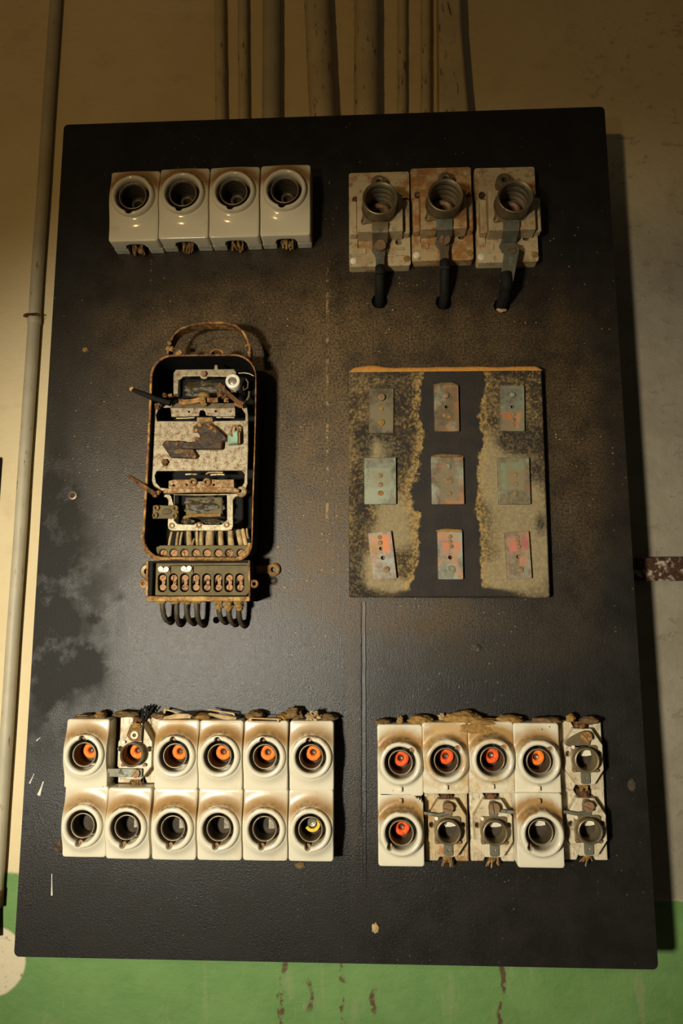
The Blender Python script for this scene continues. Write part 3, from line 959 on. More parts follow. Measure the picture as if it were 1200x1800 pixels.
ordn = ['first', 'second', 'third', 'fourth', 'fifth', 'last']
ga = 'covered porcelain fuse holders of the lower left block'
HF = .0240
A = [((117 + 191 + 110 + 189) / 4, 1325, 'orange'), None, (311.0, 1326.5, 'orange'), (387.3, 1327, 'orange'), (467, 1328, 'orange'), (547, 1328.5, 'orange')]
AC = {0: (152.5, 1324.5), 2: (310.5, 1326.5), 3: (388, 1327.2), 4: (467, 1328), 5: (547.5, 1328.5)}
for i in range(6):
    if i in AC:
        x, y = AC[i]
        small_holder('curved', x, y, HF, .0003, 96, 'orange', '%s fuse holder from left, upper row of lower left block, orange ring inside' % ordn[i], ga)
BCn = [(150, 1444), (226.3, 1447), (307, 1448.5), (386.7, 1449), (466.5, 1449.5), (546.5, 1450.5)]
for i, (x, y) in enumerate(BCn):
    extra = 'yellow remnant inside' if i == 5 else ('dark and empty' if i < 2 else 'empty with a grey contact')
    small_holder('curved', x, y, HF, -.0022, 262, 'yellow' if i == 5 else (None if i == 0 else 'plate'), '%s fuse holder from left, bottom row of lower left block, %s' % (ordn[i], extra), ga)
open_holder(245, 1317, 'uncovered fuse holder with orange ring and strap, in the lower left block', 'uncovered fuse holders', 'orange', 'left', 3, flange=False, hb=.0065, ped=.0215, lipz=.0325)

gd = 'covered porcelain fuse holders of the lower right block'
HD = .0235
DC = [(703, 1336, 'red'), (782.5, 1332.5, 'red'), (863, 1331, 'red'), (943.5, 1334, 'orange')]
for i, (x, y, c) in enumerate(DC):
    small_holder('flat', x, y, HD, -.0010, 47, c, '%s fuse holder from left, upper row of lower right block, orange ring inside' % ordn[i], gd, dirty=i in (1, 2), w=.0492, ht=.0748)
small_holder('flat', 704.5, 1458.5, HD, -.0010, 228, 'red', 'orange-ringed fuse holder with broken corner, bottom left of the lower right block', gd, w=.0492, ht=.0748, chip=(.0150, .0085))
small_holder('flat', 948.5, 1459.5, HD + .004, -.0010, 225, 'ceramic', 'covered empty fuse holder in the lower right block, standing between uncovered ones', gd, w=.0492, ht=.0755)
open_holder(1021, 1327.5, 'uncovered fuse holder at the top right corner of the lower right block', 'uncovered fuse holders', 'ceramic', 'round', 5, 'porc_old')
open_holder(784.5, 1451, 'uncovered rust-stained fuse holder, second from left, bottom row of lower right block', 'uncovered fuse holders', 'ceramic', 'armleft', 6, 'porc_worn')
open_holder(864, 1451.5, 'uncovered cleaner fuse holder, third from left, bottom row of lower right block', 'uncovered fuse holders', 'ceramic', 'armright', 8, 'porc_old')
open_holder(1026.5, 1449, 'uncovered fuse holder at the bottom right corner of the lower right block', 'uncovered fuse holders', 'ceramic', 'armleft', 9, 'porc_old')

# ---- four large covered holders, top left
HC = .031
CC = [((197 + 279 + 277 + 192) / 4, (300.7 + 298 + 423 + 427) / 4), ((282 + 366 + 366 + 280) / 4, (295 + 292 + 420 + 423) / 4), ((368 + 455 + 456 + 369) / 4, (292 + 289 + 417 + 422) / 4), ((458 + 543 + 546 + 459) / 4, (287 + 284 + 417 + 419) / 4)]
for i, (x, y) in enumerate(CC):
    p = Q(x, y, HC)
    w = (Q(x + 43.2, y, HC) - Q(x - 43.2, y, HC)).x
    ht = Q(x, y - 64.5, HC).z - Q(x, y + 64.5, HC).z
    w = round(w, 3) if False else .0612
    ht = .0925
    rv = .0085
    o = thing('large_fuse_holder', '%s large white fuse holder from left in the row at the top left' % ordn[i], 'fuse holder', (p.x, 0, p.z), 'large covered fuse holders at the top left')
    mb = MB(); mb.plate([(-w / 2, -ht / 2), (-.013, -ht / 2), (-.013, -ht / 2 + .012), (.013, -ht / 2 + .012), (.013, -ht / 2), (w / 2, -ht / 2), (w / 2, ht / 2), (-w / 2, ht / 2)], .0002, .012)
    part('base', cached('cbase', lambda: mb.mesh('base')), M['porc_plain'], o, .001)
    me = cached('ccov', lambda: cover_mesh(w, ht, .0205, .0270, HC, HC + .0115, .0122, rv, 262, .0085, lip=.0060, cut=(0, .0135, .0075)))
    part('cover', me, M['porc_big'], o, 0, (0, rv, 0))
    part('threaded_sleeve', cached('csl', lambda: sleeve_mesh(.0168, .0385, .0120, .0010, .0044, .0007)), M['sleeve_shaded'], o, 0, (0, rv, 0))
    part('sleeve_lip', cached('cslp', lambda: lip_mesh(.0170, .0388, .0011)), M['sleeve_lip'], o, 0, (0, rv, 0), label='light metal lip')
    part('socket_floor', cached('cfl', lambda: floor_mesh(.0160, .0130)), M['dark'], o, 0, (0, rv, 0))
    m2 = MB(); m2.lathe(0, 0, [(.0050, .013), (.0052, .0215), (.0066, .0228), (.0082, .0220), (.0086, .013)], 28)
    part('center_contact', cached('ccon', lambda: m2.mesh('center_contact')), M['brass'], o, 0, (.0015, rv - .0010, 0))
    m2 = MB(); m2.screw(rv * 0 - .0015, rv - .0225, .0028, .015, HC + .0035, .5)
    part('screw', m2, M['rust_screw'], o)
    m2 = MB()
    m2.cyl(0.0006, -.0215, .0009, HC - .002, HC + .0004, 10)
    part('pin_hole', m2, M['dark'], o)
    m2 = MB()
    rr = random.Random(i + 20)
    for k in range(8):
        u = rr.uniform(-.006, .006)
        m2.tube([(u, -ht / 2 + .010, .012 + rr.uniform(0, .008)), (u + rr.uniform(-.003, .003), -ht / 2 + .002, .012 + rr.uniform(-.004, .006)), (u + rr.uniform(-.003, .003), -ht / 2 - .004, .005 + rr.uniform(-.003, .006))], .0010, 6, True, .4, k)
    m2.blob(0, -ht / 2 + .003, .006, .006, .004, .004, i + 2, .5)
    part('wire_stub', m2, M['rust_dust'], o)

# ---- three large bare bases, top right
FD = [((614 + 719) / 2, 302, 467, 667.7, 348.4, 'porc_worn', 667, 529, 'first', 'clean lower edge'), ((723 + 829) / 2, 294, 457, 782.4, 343, 'porc_rusty', 780, 531, 'second', 'covered in rust stains'), ((834.5 + 943.7) / 2, 293.5, 460, 905.4, 345, 'porc_worn', 882, 537, 'third', 'green lug hanging below')]
gf = 'large bare fuse holders at the top right'
for i, (x, y0, y1, rx, ry, mm, hx, hy, od, extra) in enumerate(FD):
    h1 = .014
    y = (y0 + y1) / 2
    p = Q(x, y, h1)
    W = (Q(x + 53.5, y, h1).x - Q(x - 53.5, y, h1).x) / 2
    H = (Q(x, y0, h1).z - Q(x, y1, h1).z) / 2
    o = thing('bare_fuse_holder', '%s large bare porcelain fuse holder from left at the top right, %s' % (od, extra), 'fuse holder', (p.x, 0, p.z), gf)
    sh = .034                                  # height of the block that carries the threaded shell
    mb = MB(); mb.plate(rrect(-W, W, -H, H, .003), .0002, h1 - .002, [circ(W * .62, -H * .50, .0042, 18)])
    mb.plate(rrect(-W, W, -H, H, .003), h1 - .0021, h1, [circ(W * .62, -H * .50, .0042, 18), rrect(-W * .72, -W * .28, -H * .62, -H * .36, .001)])
    part('base', mb, M[mm], o, .0012)
    # inset field lines
    for q4 in ((-W * .72, W * .72, H * .82, H * .84, h1, h1 + .0008), (-W * .80, W * .80, -H * .80, -H * .78, h1, h1 + .0008), (W * .40, W * .80, -H * .68, -H * .62, h1, h1 + .001), (-W * .70, -W * .45, -H * .74, -H * .63, h1, h1 + .0015)):
        m2 = MB(); m2.box(*q4)
        part('moulding', m2, M[mm], o, .0003)
    for (a, b, k) in ((-W * .84, H * .88, 'porc_worn'), (W * .88, -H * .86, 'dust'), (W * .86, H * .88, 'porc_worn'), (-W * .86, -H * .88, 'porc_white')):
        m2 = MB(); m2.cyl(a, b, .0042, h1 - .001, h1 + .0008, 20, .0004)
        part('plug', m2, M[k], o)
    s = Q(rx, ry, .054) - p
    su, sv = s.x, s.z
    bw = .0275
    # carrying block with a slot at its lower edge
    out = [(su - bw, sv - .0300), (su - .0085, sv - .0300), (su - .0085, sv - .0150), (su + .0085, sv - .0150), (su + .0085, sv - .0300), (su + bw, sv - .0300), (su + bw, sv + .0215), (su - bw, sv + .0215)]
    mb = MB(); mb.plate(out, h1 - .0005, sh, [circ(su, sv, .0188, 30)])
    part('block', mb, M[mm], o, .0016)
    for sx in (-1, 1):
        mb = MB(); mb.box(su + sx * (bw + .0045) - .0045, su + sx * (bw + .0045) + .0045, sv - .028, sv + .016, h1 - .0005, h1 + .012)
        part('shoulder', mb, M[mm], o, .002)
    m2 = MB()
    sm = cached('fsl', lambda: sleeve_mesh(.0206, .0550, .0200, .0012, .0046, .0009))
    part('threaded_shell', sm, M['brass'], o, 0, (su, sv, 0))
    part('socket_floor', cached('ffl', lambda: floor_mesh(.0185, .0175)), M['dark'], o, 0, (su, sv, 0))
    m2 = MB(); m2.lathe(0, 0, [(.0060, .0175), (.0064, .0255), (.0095, .0275), (.0120, .0262), (.0126, .0225), (.0150, .0215), (.0165, .0175)], 32)
    part('center_contact', cached('fcon', lambda: m2.mesh('center_contact')), M['rust_screw'], o, 0, (su, sv, 0))
    # flange with a triangular ear bottom left and a round ear on top
    m2 = MB()
    pts = []
    for k in range(72):
        t = 2 * PI * k / 72
        e = math.exp(-(((t - R(222) + PI) % (2 * PI) - PI) / .20) ** 2) * .0085 + math.exp(-(((t - R(92) + PI) % (2 * PI) - PI) / .32) ** 2) * .0075
        pts.append((su + (.0220 + e) * math.cos(t), sv + (.0220 + e) * math.sin(t)))
    m2.plate(pts, sh, sh + .0024, [circ(su, sv, .0206, 36), circ(su + .0262 * math.cos(R(222)), sv + .0262 * math.sin(R(222)), .0018, 12), circ(su - .0008, sv + .0255, .0024, 12)])
    part('flange', m2, M['brass'], o, .0006)
    ta = Q(rx + (-2 if i == 0 else (1 if i == 1 else -18)), ry - 33, .030) - p
    m2 = MB(); m2.lathe(ta.x, ta.z, [(.0030, h1), (.0032, .0262), (.0052, .0268), (.0060, .0255), (.0092, .0250), (.0096, .0238), (.0096, h1)], 26)
    part('top_terminal', m2, M['brass'], o)
    # strap from the shell down to the terminal screw
    tu = su if i < 2 else su - .002
    tv = Q(667 if i == 0 else (779 if i == 1 else 896), 435 if i == 0 else (425 if i == 1 else 430), .020).z - p.z
    tx = Q(667.5 if i == 0 else (780 if i == 1 else 894), 435, .020).x - p.x
    m2 = MB(); m2.strap([(tu, sv - .0200, sh + .0030), (tu, sv - .0255, sh + .0032), (tu + (tx - tu) * .4, sv - .0315, sh + .0005), (tx, (sv - .030) * .35 + tv * .65, h1 + .0060), (tx, tv + .006, h1 + .0030), (tx, tv - .004, h1 + .0026)], [.0195, .0195, .0190, .0180, .0175, .0170], .0017)
    m2.cyl(tx, tv, .0100 if i < 2 else .0110, h1 + .0016, h1 + .0034, 8 if i == 2 else 28)
    part('terminal_strap', m2, M['brass_green'] if i else M['brass'], o, .0004)
    if i < 2:
        m2 = MB(); m2.screw(tx + .0006, tv - .0002, .0066, h1 + .0080, h1 + .0125, 2.6 if i == 0 else 1.4)
        part('terminal_screw', m2, M['rust_screw'], o)
    m2 = MB(); m2.cyl(W * .62, -H * .50, .0026, .004, .008, 14)
    part('fixing_screw', m2, M['rust_screw'], o)
    for a, b, r_ in ((-W * .80, H * .40, .0034), (-W * .78, H * .27, .0030), (-W * .78, H * .08, .0028)):
        m2 = MB(); m2.screw(a, b, r_, h1 - .001, h1 + .004, a * 90)
        part('bolt', m2, M['rust_dark'], o)
    m2 = MB(); m2.blob(W * .86, H * .30, h1 + .004, .0045, .0040, .005, i + 1, .5); m2.tube([(W * .84, H * .28, h1), (W * .74, H * .22, h1 + .010)], .0018, 8)
    part('clip', m2, M['rust_dark'], o)
    # the cable that feeds it
    e = Q(hx, hy, 0)
    cb = thing('supply_cable', '%s black cable from the left leaving a bare fuse base into the panel' % od, 'cable', (e.x, 0, e.z), 'black cables below the bare fuse bases')
    lx, lz = p.x - e.x, p.z - e.z
    if i < 2:
        k0 = (lx + tx, lz + tv, h1 + .0058)
        k1 = (lx + tx * .6, lz - H - .004, .0240)
        m2 = MB(); m2.strap([(k0[0], k0[1] + .006, h1 + .0058), (k0[0], k0[1] - .008, h1 + .0062), ((k0[0] * .7 + k1[0] * .3), k0[1] - .016, h1 + .0085), (k1[0], k1[1] - .006, .0245)], [.0130, .0130, .0105, .0100], .0024)
        m2.cyl(k0[0], k0[1], .0072, h1 + .0050, h1 + .0072, 22)
        part('lug', m2, M['brass_green'] if i == 0 else M['brass'], cb, .0004)
        path = [(k1[0], k1[1] - .003, .0240), (k1[0] * .9, k1[1] - .009, .0255), (k1[0] * .6, k1[1] * .70, .0230), (k1[0] * .3, k1[1] * .38, .0165), (.0, k1[1] * .14, .0060), (.0, 0, -.006), (0, .0, -.016)]
        rad = .0060
    else:
        t0, t1 = Q(900, 432, .030) - e, Q(890, 497, .0320) - e
        m2 = MB()
        d = Vector((t1.x - t0.x, t1.z - t0.z)); n_ = Vector((-d.y, d.x)).normalized()
        pts = []
        for k in range(13):
            a_ = PI * k / 12
            c0 = Vector((t0.x, t0.z)) - d.normalized() * (.0088 * math.sin(a_) * 1.0 - .006) + n_ * (-.0088 * math.cos(a_))
            pts.append((c0.x, c0.y))
        pts += [(t1.x + n_.x * .0075, t1.z + n_.y * .0075), (t1.x - n_.x * .0075, t1.z - n_.y * .0075)]
        c1 = Vector((t0.x, t0.z)) + d * .16
        m2.plate(pts, .0300, .0328, [circ(c1.x, c1.y, .0034, 18)])
        part('lug', m2, M['brass_green'], cb, .0006)
        m2 = MB(); m2.screw(c1.x, c1.y, .0050, .0322, .0348, .3)
        part('lug_eye', m2, M['brass'], cb)
        path = [(t1.x * 1.02, t1.z + .012, .0300), (t1.x * 1.0, t1.z - .002, .0310), (t1.x * .75, t1.z * .72, .0270), (t1.x * .42, t1.z * .38, .0180), (t1.x * .1, t1.z * .12, .0060), (0, 0, -.006), (0, 0, -.016)]
        rad = .0072
    # smooth the path
    def cr(P, n=6):
        out = []
        for a in range(len(P) - 1):
            p0, p1, p2, p3 = P[max(0, a - 1)], P[a], P[a + 1], P[min(len(P) - 1, a + 2)]
            for k in range(n):
                t = k / n
                out.append(tuple(.5 * (2 * p1[c] + (p2[c] - p0[c]) * t + (2 * p0[c] - 5 * p1[c] + 4 * p2[c] - p3[c]) * t * t + (3 * p1[c] - p0[c] - 3 * p2[c] + p3[c]) * t ** 3) for c in range(3)))
        out.append(P[-1])
        return out
    m2 = MB(); m2.tube(cr(path), rad, 14, True, .08, i)
    part('sheath', m2, M['black'], cb)
    if i < 2:
        q = cr(path)[10]
        m2 = MB(); m2.lathe(0, 0, [(rad * 1.0, -.0012), (rad * 1.16, 0), (rad * 1.0, .0012)], 16)
        m2.xf(lambda u, v, h: (q[0] + u, q[1] + h * .9 - v * .3, q[2] + v * .9))
        part('cuff', m2, M['cable'], cb)

# ------------------------------------------------------------------ slab with the contact plates
def slab():
    HS = .014
    cs = [Q(613, 648, HS), Q(952, 646, HS), Q(967, 1051, HS), Q(613, 1050, HS)]
    c = sum(cs, Vector()) / 4
    o = thing('insulating_board', 'square dusty slab with nine copper contact plates and a broad black burn stripe', 'slab', (0, 0, 0))
    pts = [(p.x, p.z) for p in reversed(cs)]
    mb = MB(); mb.plate(pts, .0004, HS)
    part('backing', mb, M['slab'], o, .0022)
    gry, vd, orr, pink = (.30, .28, .21), (.235, .270, .170), (.55, .175, .03), (.50, .19, .075)
    def plate(cx, cy, wpx, hpx, rot, mat, rivets, th=.0040, name='contact_plate', label=None, bevel=.0006, heap=None, holes=()):
        p = Q(cx, cy, HS + th)
        w = Q(cx + wpx / 2, cy, HS + th).x - Q(cx - wpx / 2, cy, HS + th).x
        h = Q(cx, cy - hpx / 2, HS + th).z - Q(cx, cy + hpx / 2, HS + th).z
        m2 = MB()
        hl = [circ(a * w, b * h, r_ * w, 14) for a, b, r_ in holes]
        m2.plate(rrect(-w / 2, w / 2, -h / 2, h / 2, .0012), HS - .0003, HS + th, hl)
        q = part(name, m2, mat, o, bevel, (p.x, p.z, 0), label)
        q.rotation_euler.y = R(rot)
        for a, b, r_, ht_, mm in rivets:
            m3 = MB(); m3.cyl(a * w, b * h, r_ * w, HS + th - .0005, HS + th + ht_, 18, ht_ * .4)
            part('rivet', m3, M[mm], q)
        if heap:
            m3 = MB(); m3.blob(0, h / 2 + .0012, HS + .0025, w * .50, .0032, .0030, cx, .25, 1.5, 3, -.0012)
            part('dust_heap', m3, M[heap], q, label='dust lying on its top edge')
        return q
    W2 = .0183
    mt = [m_copperplate('dust_caked_plate', (.16, .125, .065), (.22, .18, .10), (.08, .06, .03), .6, .5),
          m_copperplate('rusty_pitted_plate', (.20, .15, .08), (.30, .32, .22), (.42, .16, .045), .4, .75),
          m_copperplate('grey_green_plate', (.225, .205, .14), vd, (.34, .18, .09), .5, .2, [(-.012, .012, -.026, -.003, (.27, .20, .10)), (-.0115, -.0015, -.0155, -.0030, orr), (.003, .0085, -.0245, -.006, (.52, .24, .11))]),
          m_copperplate('pale_verdigris_plate', (.235, .225, .155), (.315, .355, .245), (.32, .26, .15), .7, .1, [(-.013, .013, -.0085, .016, (.295, .345, .235), .9), (-.0110, .0110, -.0065, .0125, (.27, .25, .17)), (-.018, .012, -.022, -.009, (.345, .385, .285), .6)]),
          m_copperplate('pitted_brown_plate', (.25, .19, .11), (.33, .36, .28), (.46, .19, .07), .5, .62, [(-.009, .014, -.022, .014, (.22, .20, .12), .8)]),
          m_copperplate('brown_plate_green_print', (.25, .21, .12), (.33, .40, .28), (.34, .17, .09), .35, .25, [(-.016, .011, -.010, .021, (.26, .32, .20), .8), (-.0085, .0125, -.0075, .0125, (.28, .20, .10))]),
          m_copperplate('pinkish_copper_plate', (.36, .30, .22), (.36, .38, .33), pink, .3, .55, [(-.0115, .0115, .006, .0245, (.60, .26, .11)), (-.012, .003, .004, .016, (.36, .25, .11), .9), (.0015, .0095, .002, .022, (.68, .25, .10))]),
          m_copperplate('green_edged_copper_plate', (.28, .27, .20), (.32, .41, .30), (.50, .24, .12), .55, .4, [(-.0095, .0115, .005, .0155, (.70, .20, .10)), (.002, .009, -.022, .003, (.52, .26, .13))]),
          m_copperplate('pink_stained_copper_plate', (.34, .26, .16), (.34, .34, .25), (.56, .24, .12), .2, .5, [(-.010, .0000, .004, .022, (.64, .20, .14)), (.002, .0115, .006, .021, (.46, .12, .12)), (.001, .011, -.012, -.001, (.58, .24, .13))])]
    rv = lambda *l: list(l)
    plate(670, 721.5, 44, 79, 1.0, mt[0], rv((-.0, .28, .15, .0045, 'dull'), (0, .03, .09, .0010, 'dust'), (.0, -.27, .13, .0022, 'dust')), .0026, label='contact plate caked in dust', bevel=.001)
    plate(784.5, 717.5, 43, 81, 0.2, mt[1], rv((-.02, .27, .13, .0028, 'rust_screw'), (-.1, -.16, .09, .001, 'dust'), (.1, -.2, .08, .001, 'dust')), .0046, heap='dust_brown', holes=[(0, .03, .075)], label='rusty contact plate with orange blotches')
    plate(900, 717.5, 42.5, 80, 1.8, mt[2], rv((.0, .29, .12, .0025, 'dull_green'), (.03, -.14, .085, .0012, 'dull'), (.03, -.26, .085, .0012, 'dull'), (.04, -.38, .085, .0012, 'dull')), .0044, holes=[(.0, .03, .07)], label='grey green contact plate with an orange patch')
    plate(668, 845, 56, 82, .3, mt[3], rv((0, .11, .075, .0012, 'dull'), (0, -.09, .075, .0012, 'dull'), (.01, -.27, .085, .0010, 'rust')), .0044, label='pale blue green contact plate')
    plate(786.5, 844.5, 57, 83, .2, mt[4], rv((.02, .29, .09, .0018, 'dull_green'), (.02, .0, .14, .0008, 'dull'), (.04, -.27, .075, .0012, 'dull')), .0046, heap='dust_brown', label='pitted brown contact plate')
    plate(903.3, 845, 56, 82, .2, mt[5], rv((.03, .13, .075, .0012, 'dull'), (.03, -.08, .075, .0012, 'dull'), (.03, -.28, .085, .0012, 'dull')), .0044, label='brown contact plate with a green square print')
    plate(671.5, 976.5, 41, 83.5, -6.0, mt[6], rv((-.02, .39, .09, .0012, 'dull'), (-.03, .27, .10, .0014, 'dull'), (.1, -.30, .13, .0026, 'dull')), .0050, holes=[(-.02, .15, .08), (.02, -.05, .09)], label='tilted pinkish contact plate')
    plate(791, 976.5, 43.5, 83, .2, mt[7], rv((0, .40, .09, .0012, 'dull'), (0, .29, .09, .0012, 'dull'), (.05, .19, .09, .0012, 'dull'), (.02, -.30, .17, .0018, 'dull_green')), .0050, heap='dust', holes=[(-.0, -.04, .085)], label='green edged contact plate with a salmon patch')
    plate(910.5, 976, 42.5, 83, -1.5, mt[8], rv((0, .39, .085, .0012, 'dull'), (0, .28, .09, .0014, 'dull'), (.04, .18, .09, .0014, 'dull'), (.04, -.31, .12, .0022, 'dull')), .0046, holes=[(0, -.03, .085)], label='copper contact plate with pink stains')
    # dust drifted along its top edge
    a, b = Q(614, 655, HS), Q(952, 652, HS)
    n = 60
    m2 = MB()
    bm = m2.bm
    rows = []
    for i in range(n + 1):
        t = i / n
        u = a.x + (b.x - a.x) * t
        v = a.z + (b.z - a.z) * t
        hh = .0074 + .0014 * mnoise.noise(Vector((t * 7, 3, 0))) + .0030 * math.exp(-((t - .12) / .07) ** 2)
        hh *= min(1, (t + .004) * 40, (1.004 - t) * 40)
        row = []
        for k in range(9):
            ang = PI * k / 8
            row.append(bm.verts.new(V(u, v + hh * math.sin(ang) ** .7 * (1 if 1 else 1), .0006 + (HS + .0010) * (1 - math.cos(ang)) / 2)))
        rows.append(row)
    for r0, r1 in zip(rows, rows[1:]):
        for k in range(8): bm.faces.new((r0[k], r1[k], r1[k + 1], r0[k + 1]))
    d = part('dust_drift', m2, M['dust_orange'])
    tag(d, 'orange dust drifted along the top edge of the square slab', 'dust', None, 'stuff')
slab()

# ------------------------------------------------------------------ the contactor
def contactor():
    base = Q(352, 860, 0)
    o = thing('contactor', 'rusty open electrical contactor with a wire bail, coils and screw terminals', 'contactor', (base.x, 0, base.z))
    def L(x, y, h):
        p = Q(x, y, h); return (p.x - base.x, p.z - base.z)
    def P(pts, h): return [L(x, y, h) for x, y in pts]
    S = .66e-3
    HR = .050
    # --- case: rounded wall with a rusty rim
    def arc(cx, cy, r, a0, a1, n=7, ry=None):
        ry = ry or r
        return [(cx + r * math.cos(R(a0 + (a1 - a0) * i / n)), cy - ry * math.sin(R(a0 + (a1 - a0) * i / n))) for i in range(n + 1)]
    outer = arc(412, 662, 39, 0, 90) + arc(303, 663, 39, 90, 180) + [(262, 720), (258, 800), (254.5, 870), (250, 945)] + arc(281, 953, 31, 182, 268, 7, 32) + arc(416, 954, 28, 272, 358, 7, 32) + [(446, 870), (448.5, 800), (450.5, 720)]
    inner = [(357 + (x - 352) * .966 - 4, 806 + (y - 806) * .986) for x, y in outer]
    Po, Pi = P(outer, HR), P(inner, HR)
    m = MB(); m.plate(Po, .0004, HR - .001, [Pi])
    part('case', m, M['case'], o)
    m = MB(); m.plate(Po, HR - .001, HR + .0016, [Pi])
    part('rim', m, M['rust'], o, .0008)
    m = MB(); m.plate(Po, .0003, .004)
    part('back', m, M['case'], o)
    # double lip at the lower corners
    lip = [(251, 940)] + arc(286, 945, 33, 186, 268, 8, 36) + arc(414, 948, 26, 272, 350, 8, 34)
    pl = [(*L(x, y + 1, HR - .003), HR - .001) for x, y in lip]
    m = MB(); m.tube(pl, .0021, 8, True, .3)
    part('gasket', m, M['rust_dust'], o)
    # --- bail
    bail = [(294, 622), (297, 604), (305, 588), (318, 577), (338, 570), (360, 567), (395, 567), (414, 572), (427, 583), (435, 598), (438.5, 612), (438, 626)]
    m = MB(); m.band(P(bail, HR - .004), .030, HR - .004, .0026)
    part('bail', m, M['rust'], o, .0006)
    for k, (x, y, s) in enumerate(((296, 612, 4), (302, 613, 4.5), (298, 602, 3.5), (437, 606, 4), (432, 608, 2.6), (438, 620, 3), (314, 621, 7))):
        u, v = L(x, y, HR - .002)
        m = MB(); m.blob(u, v, HR - .003, s * S, s * S * .9, .003, k, .6)
        part('rust_flake', m, M['rust_dust'], o)
    m = MB(); m.band(P([(370, 622), (373, 617), (381, 614.5), (389, 617), (392, 622)], .045), .036, .046, .0016)
    part('tab', m, M['rust'], o)
    # --- middle mounting plate with its two windows
    HP = .042
    mo = [(271, 712), (278, 706), (300, 709), (352, 709), (410, 709), (428, 706), (434, 714), (436, 730), (436, 790), (435, 826), (435, 850), (431, 862), (424, 868), (405, 866), (352, 866), (300, 866), (282, 864), (270, 856), (265.5, 842), (265.5, 826), (268, 780), (269, 730)]
    w1 = [(276, 740), (274, 730), (279, 717), (300, 716), (352, 716), (412, 716), (424, 717), (431, 728), (431, 739), (352, 740)]
    w2 = [(275, 828), (352, 827.5), (424, 827), (430, 833), (429, 848), (424, 857), (405, 859), (352, 859), (300, 859), (282, 857), (274, 848), (272, 836)]
    m = MB(); m.plate(P(mo, HP), HP - .0022, HP, [P(w1, HP), P(w2, HP)])
    part('mounting_plate', m, M['galv'], o, .0006)
    u, v = L(424, 864, HP + .001)
    m = MB(); m.lathe(u, v, [(.0022, HP - .003), (.0022, HP + .0012), (.0048, HP + .0016), (.0062, HP + .0004), (.0062, HP - .003)], 24)
    part('lug_eye', m, M['steel_rusty'], o)
    for x, y in ((289, 812),):
        u, v = L(x, y, HP + .004)
        m = MB(); m.lathe(u, v, [(.0042, HP - .001), (.0042, HP + .0032), (.0034, HP + .0040)], 6, True, True)
        part('bolt', m, M['rust_dark'], o)
    # legs carrying the plate
    for x, y in ((271, 790), (433, 790), (271, 760), (433, 760)):
        u, v = L(x, y, HP); m = MB(); m.cyl(u, v, .003, .003, HP - .002, 10)
        part('spacer', m, M['case'], o)
    # --- upper coil
    HF_ = .040
    fo = [(304.5, 697), (304.5, 656), (309, 649.5), (352, 649), (376, 649), (377, 641), (382, 641), (383, 649), (411, 648.5), (415, 654), (415, 690), (404, 690), (404, 662), (365, 661.5), (363, 665), (358, 666), (353, 665), (351, 661), (322, 661.5), (318, 666), (313.5, 668), (312.5, 697)]
    m = MB(); m.plate(P(fo, HF_), HF_ - .0025, HF_)
    part('upper_coil_frame', m, M['galv_light'], o, .0006)
    m = MB(); m.plate(P([(316, 664), (397, 664), (400, 700), (316, 700)], .030), .003, .030)
    part('upper_coil', m, M['case'], o, .002)
    u, v = L(357, 683, .034)
    m = MB(); m.blob(u, v, .0290, .0235, .0105, .0055, 2, .35, 2.6, 4)
    part('upper_winding', m, M['resin'], o)
    u, v = L(358, 656.5, HF_ + .003)
    m = MB(); m.lathe(u, v, [(.0036, HF_ - .001), (.0036, HF_ + .0030), (.0028, HF_ + .0038)], 6, True, True)
    part('bolt', m, M['rust_screw'], o)
    u, v = L(312, 659, HF_)
    m = MB(); m.cyl(u, v, .0020, HF_ - .001, HF_ + .0008, 12)
    part('rivet', m, M['rust_screw'], o)
    u, v = L(408.5, 669, HF_ + .010)
    m = MB(); m.lathe(u, v, [(.0088, HF_ - .002), (.0088, HF_ + .0080), (.0080, HF_ + .0095), (.0062, HF_ + .0100), (.0050, HF_ + .0095), (.0046, HF_ + .0070)], 32, True)
    part('knob', m, M['porc_white'], o, label='white ceramic knob')
    m = MB(); m.cyl(u, v, .0045, HF_ + .003, HF_ + .0082, 20, .001)
    part('knob_bolt', m, M['pin'], o)
    pl = [(*L(x, y, .034), .034) for x, y in ((418, 656), (430, 655.5), (438, 657), (446, 661))]
    m = MB(); m.tube(pl, .0007, 6)
    part('lead', m, M['pin'], o)
    m = MB(); m.tube([(*L(x, y, .036), .036) for x, y in ((432, 666), (436, 672), (435, 682), (428, 686), (427, 678))], .0010, 6)
    part('lead', m, M['brass'], o)
    m = MB(); m.tube([(*L(x, y, .036), .036) for x, y in ((438, 688), (437, 698), (432, 706), (424, 714))], .0013, 6)
    part('lead', m, M['brass'], o)
    # --- upper contact bridge: sloping plate, punched front flange, bowed copper strip with its stud
    HB = .052
    top = P([(303, 708), (412, 708)], .045)
    fr = P([(299, 718), (413, 718)], HB)
    m = MB(); bm = m.bm
    a = [bm.verts.new(V(*top[0], .044)), bm.verts.new(V(*top[1], .044)), bm.verts.new(V(*fr[1], HB)), bm.verts.new(V(*fr[0], HB))]
    b = [bm.verts.new(V(q[0], q[1] - .002, h)) for q, h in ((top[0], .042), (top[1], .042), (fr[1], HB - .002), (fr[0], HB - .002))]
    bm.faces.new(a); bm.faces.new(list(reversed(b)))
    for i in range(4): bm.faces.new((a[i], b[i], b[(i + 1) % 4], a[(i + 1) % 4]))
    fl = [(299.5, 717), (413, 717), (413.5, 731.5), (384, 732), (362, 730), (360.5, 724), (357, 720.5), (352, 721), (350, 726), (350, 731), (326, 732), (301, 732.5)]
    hl = []
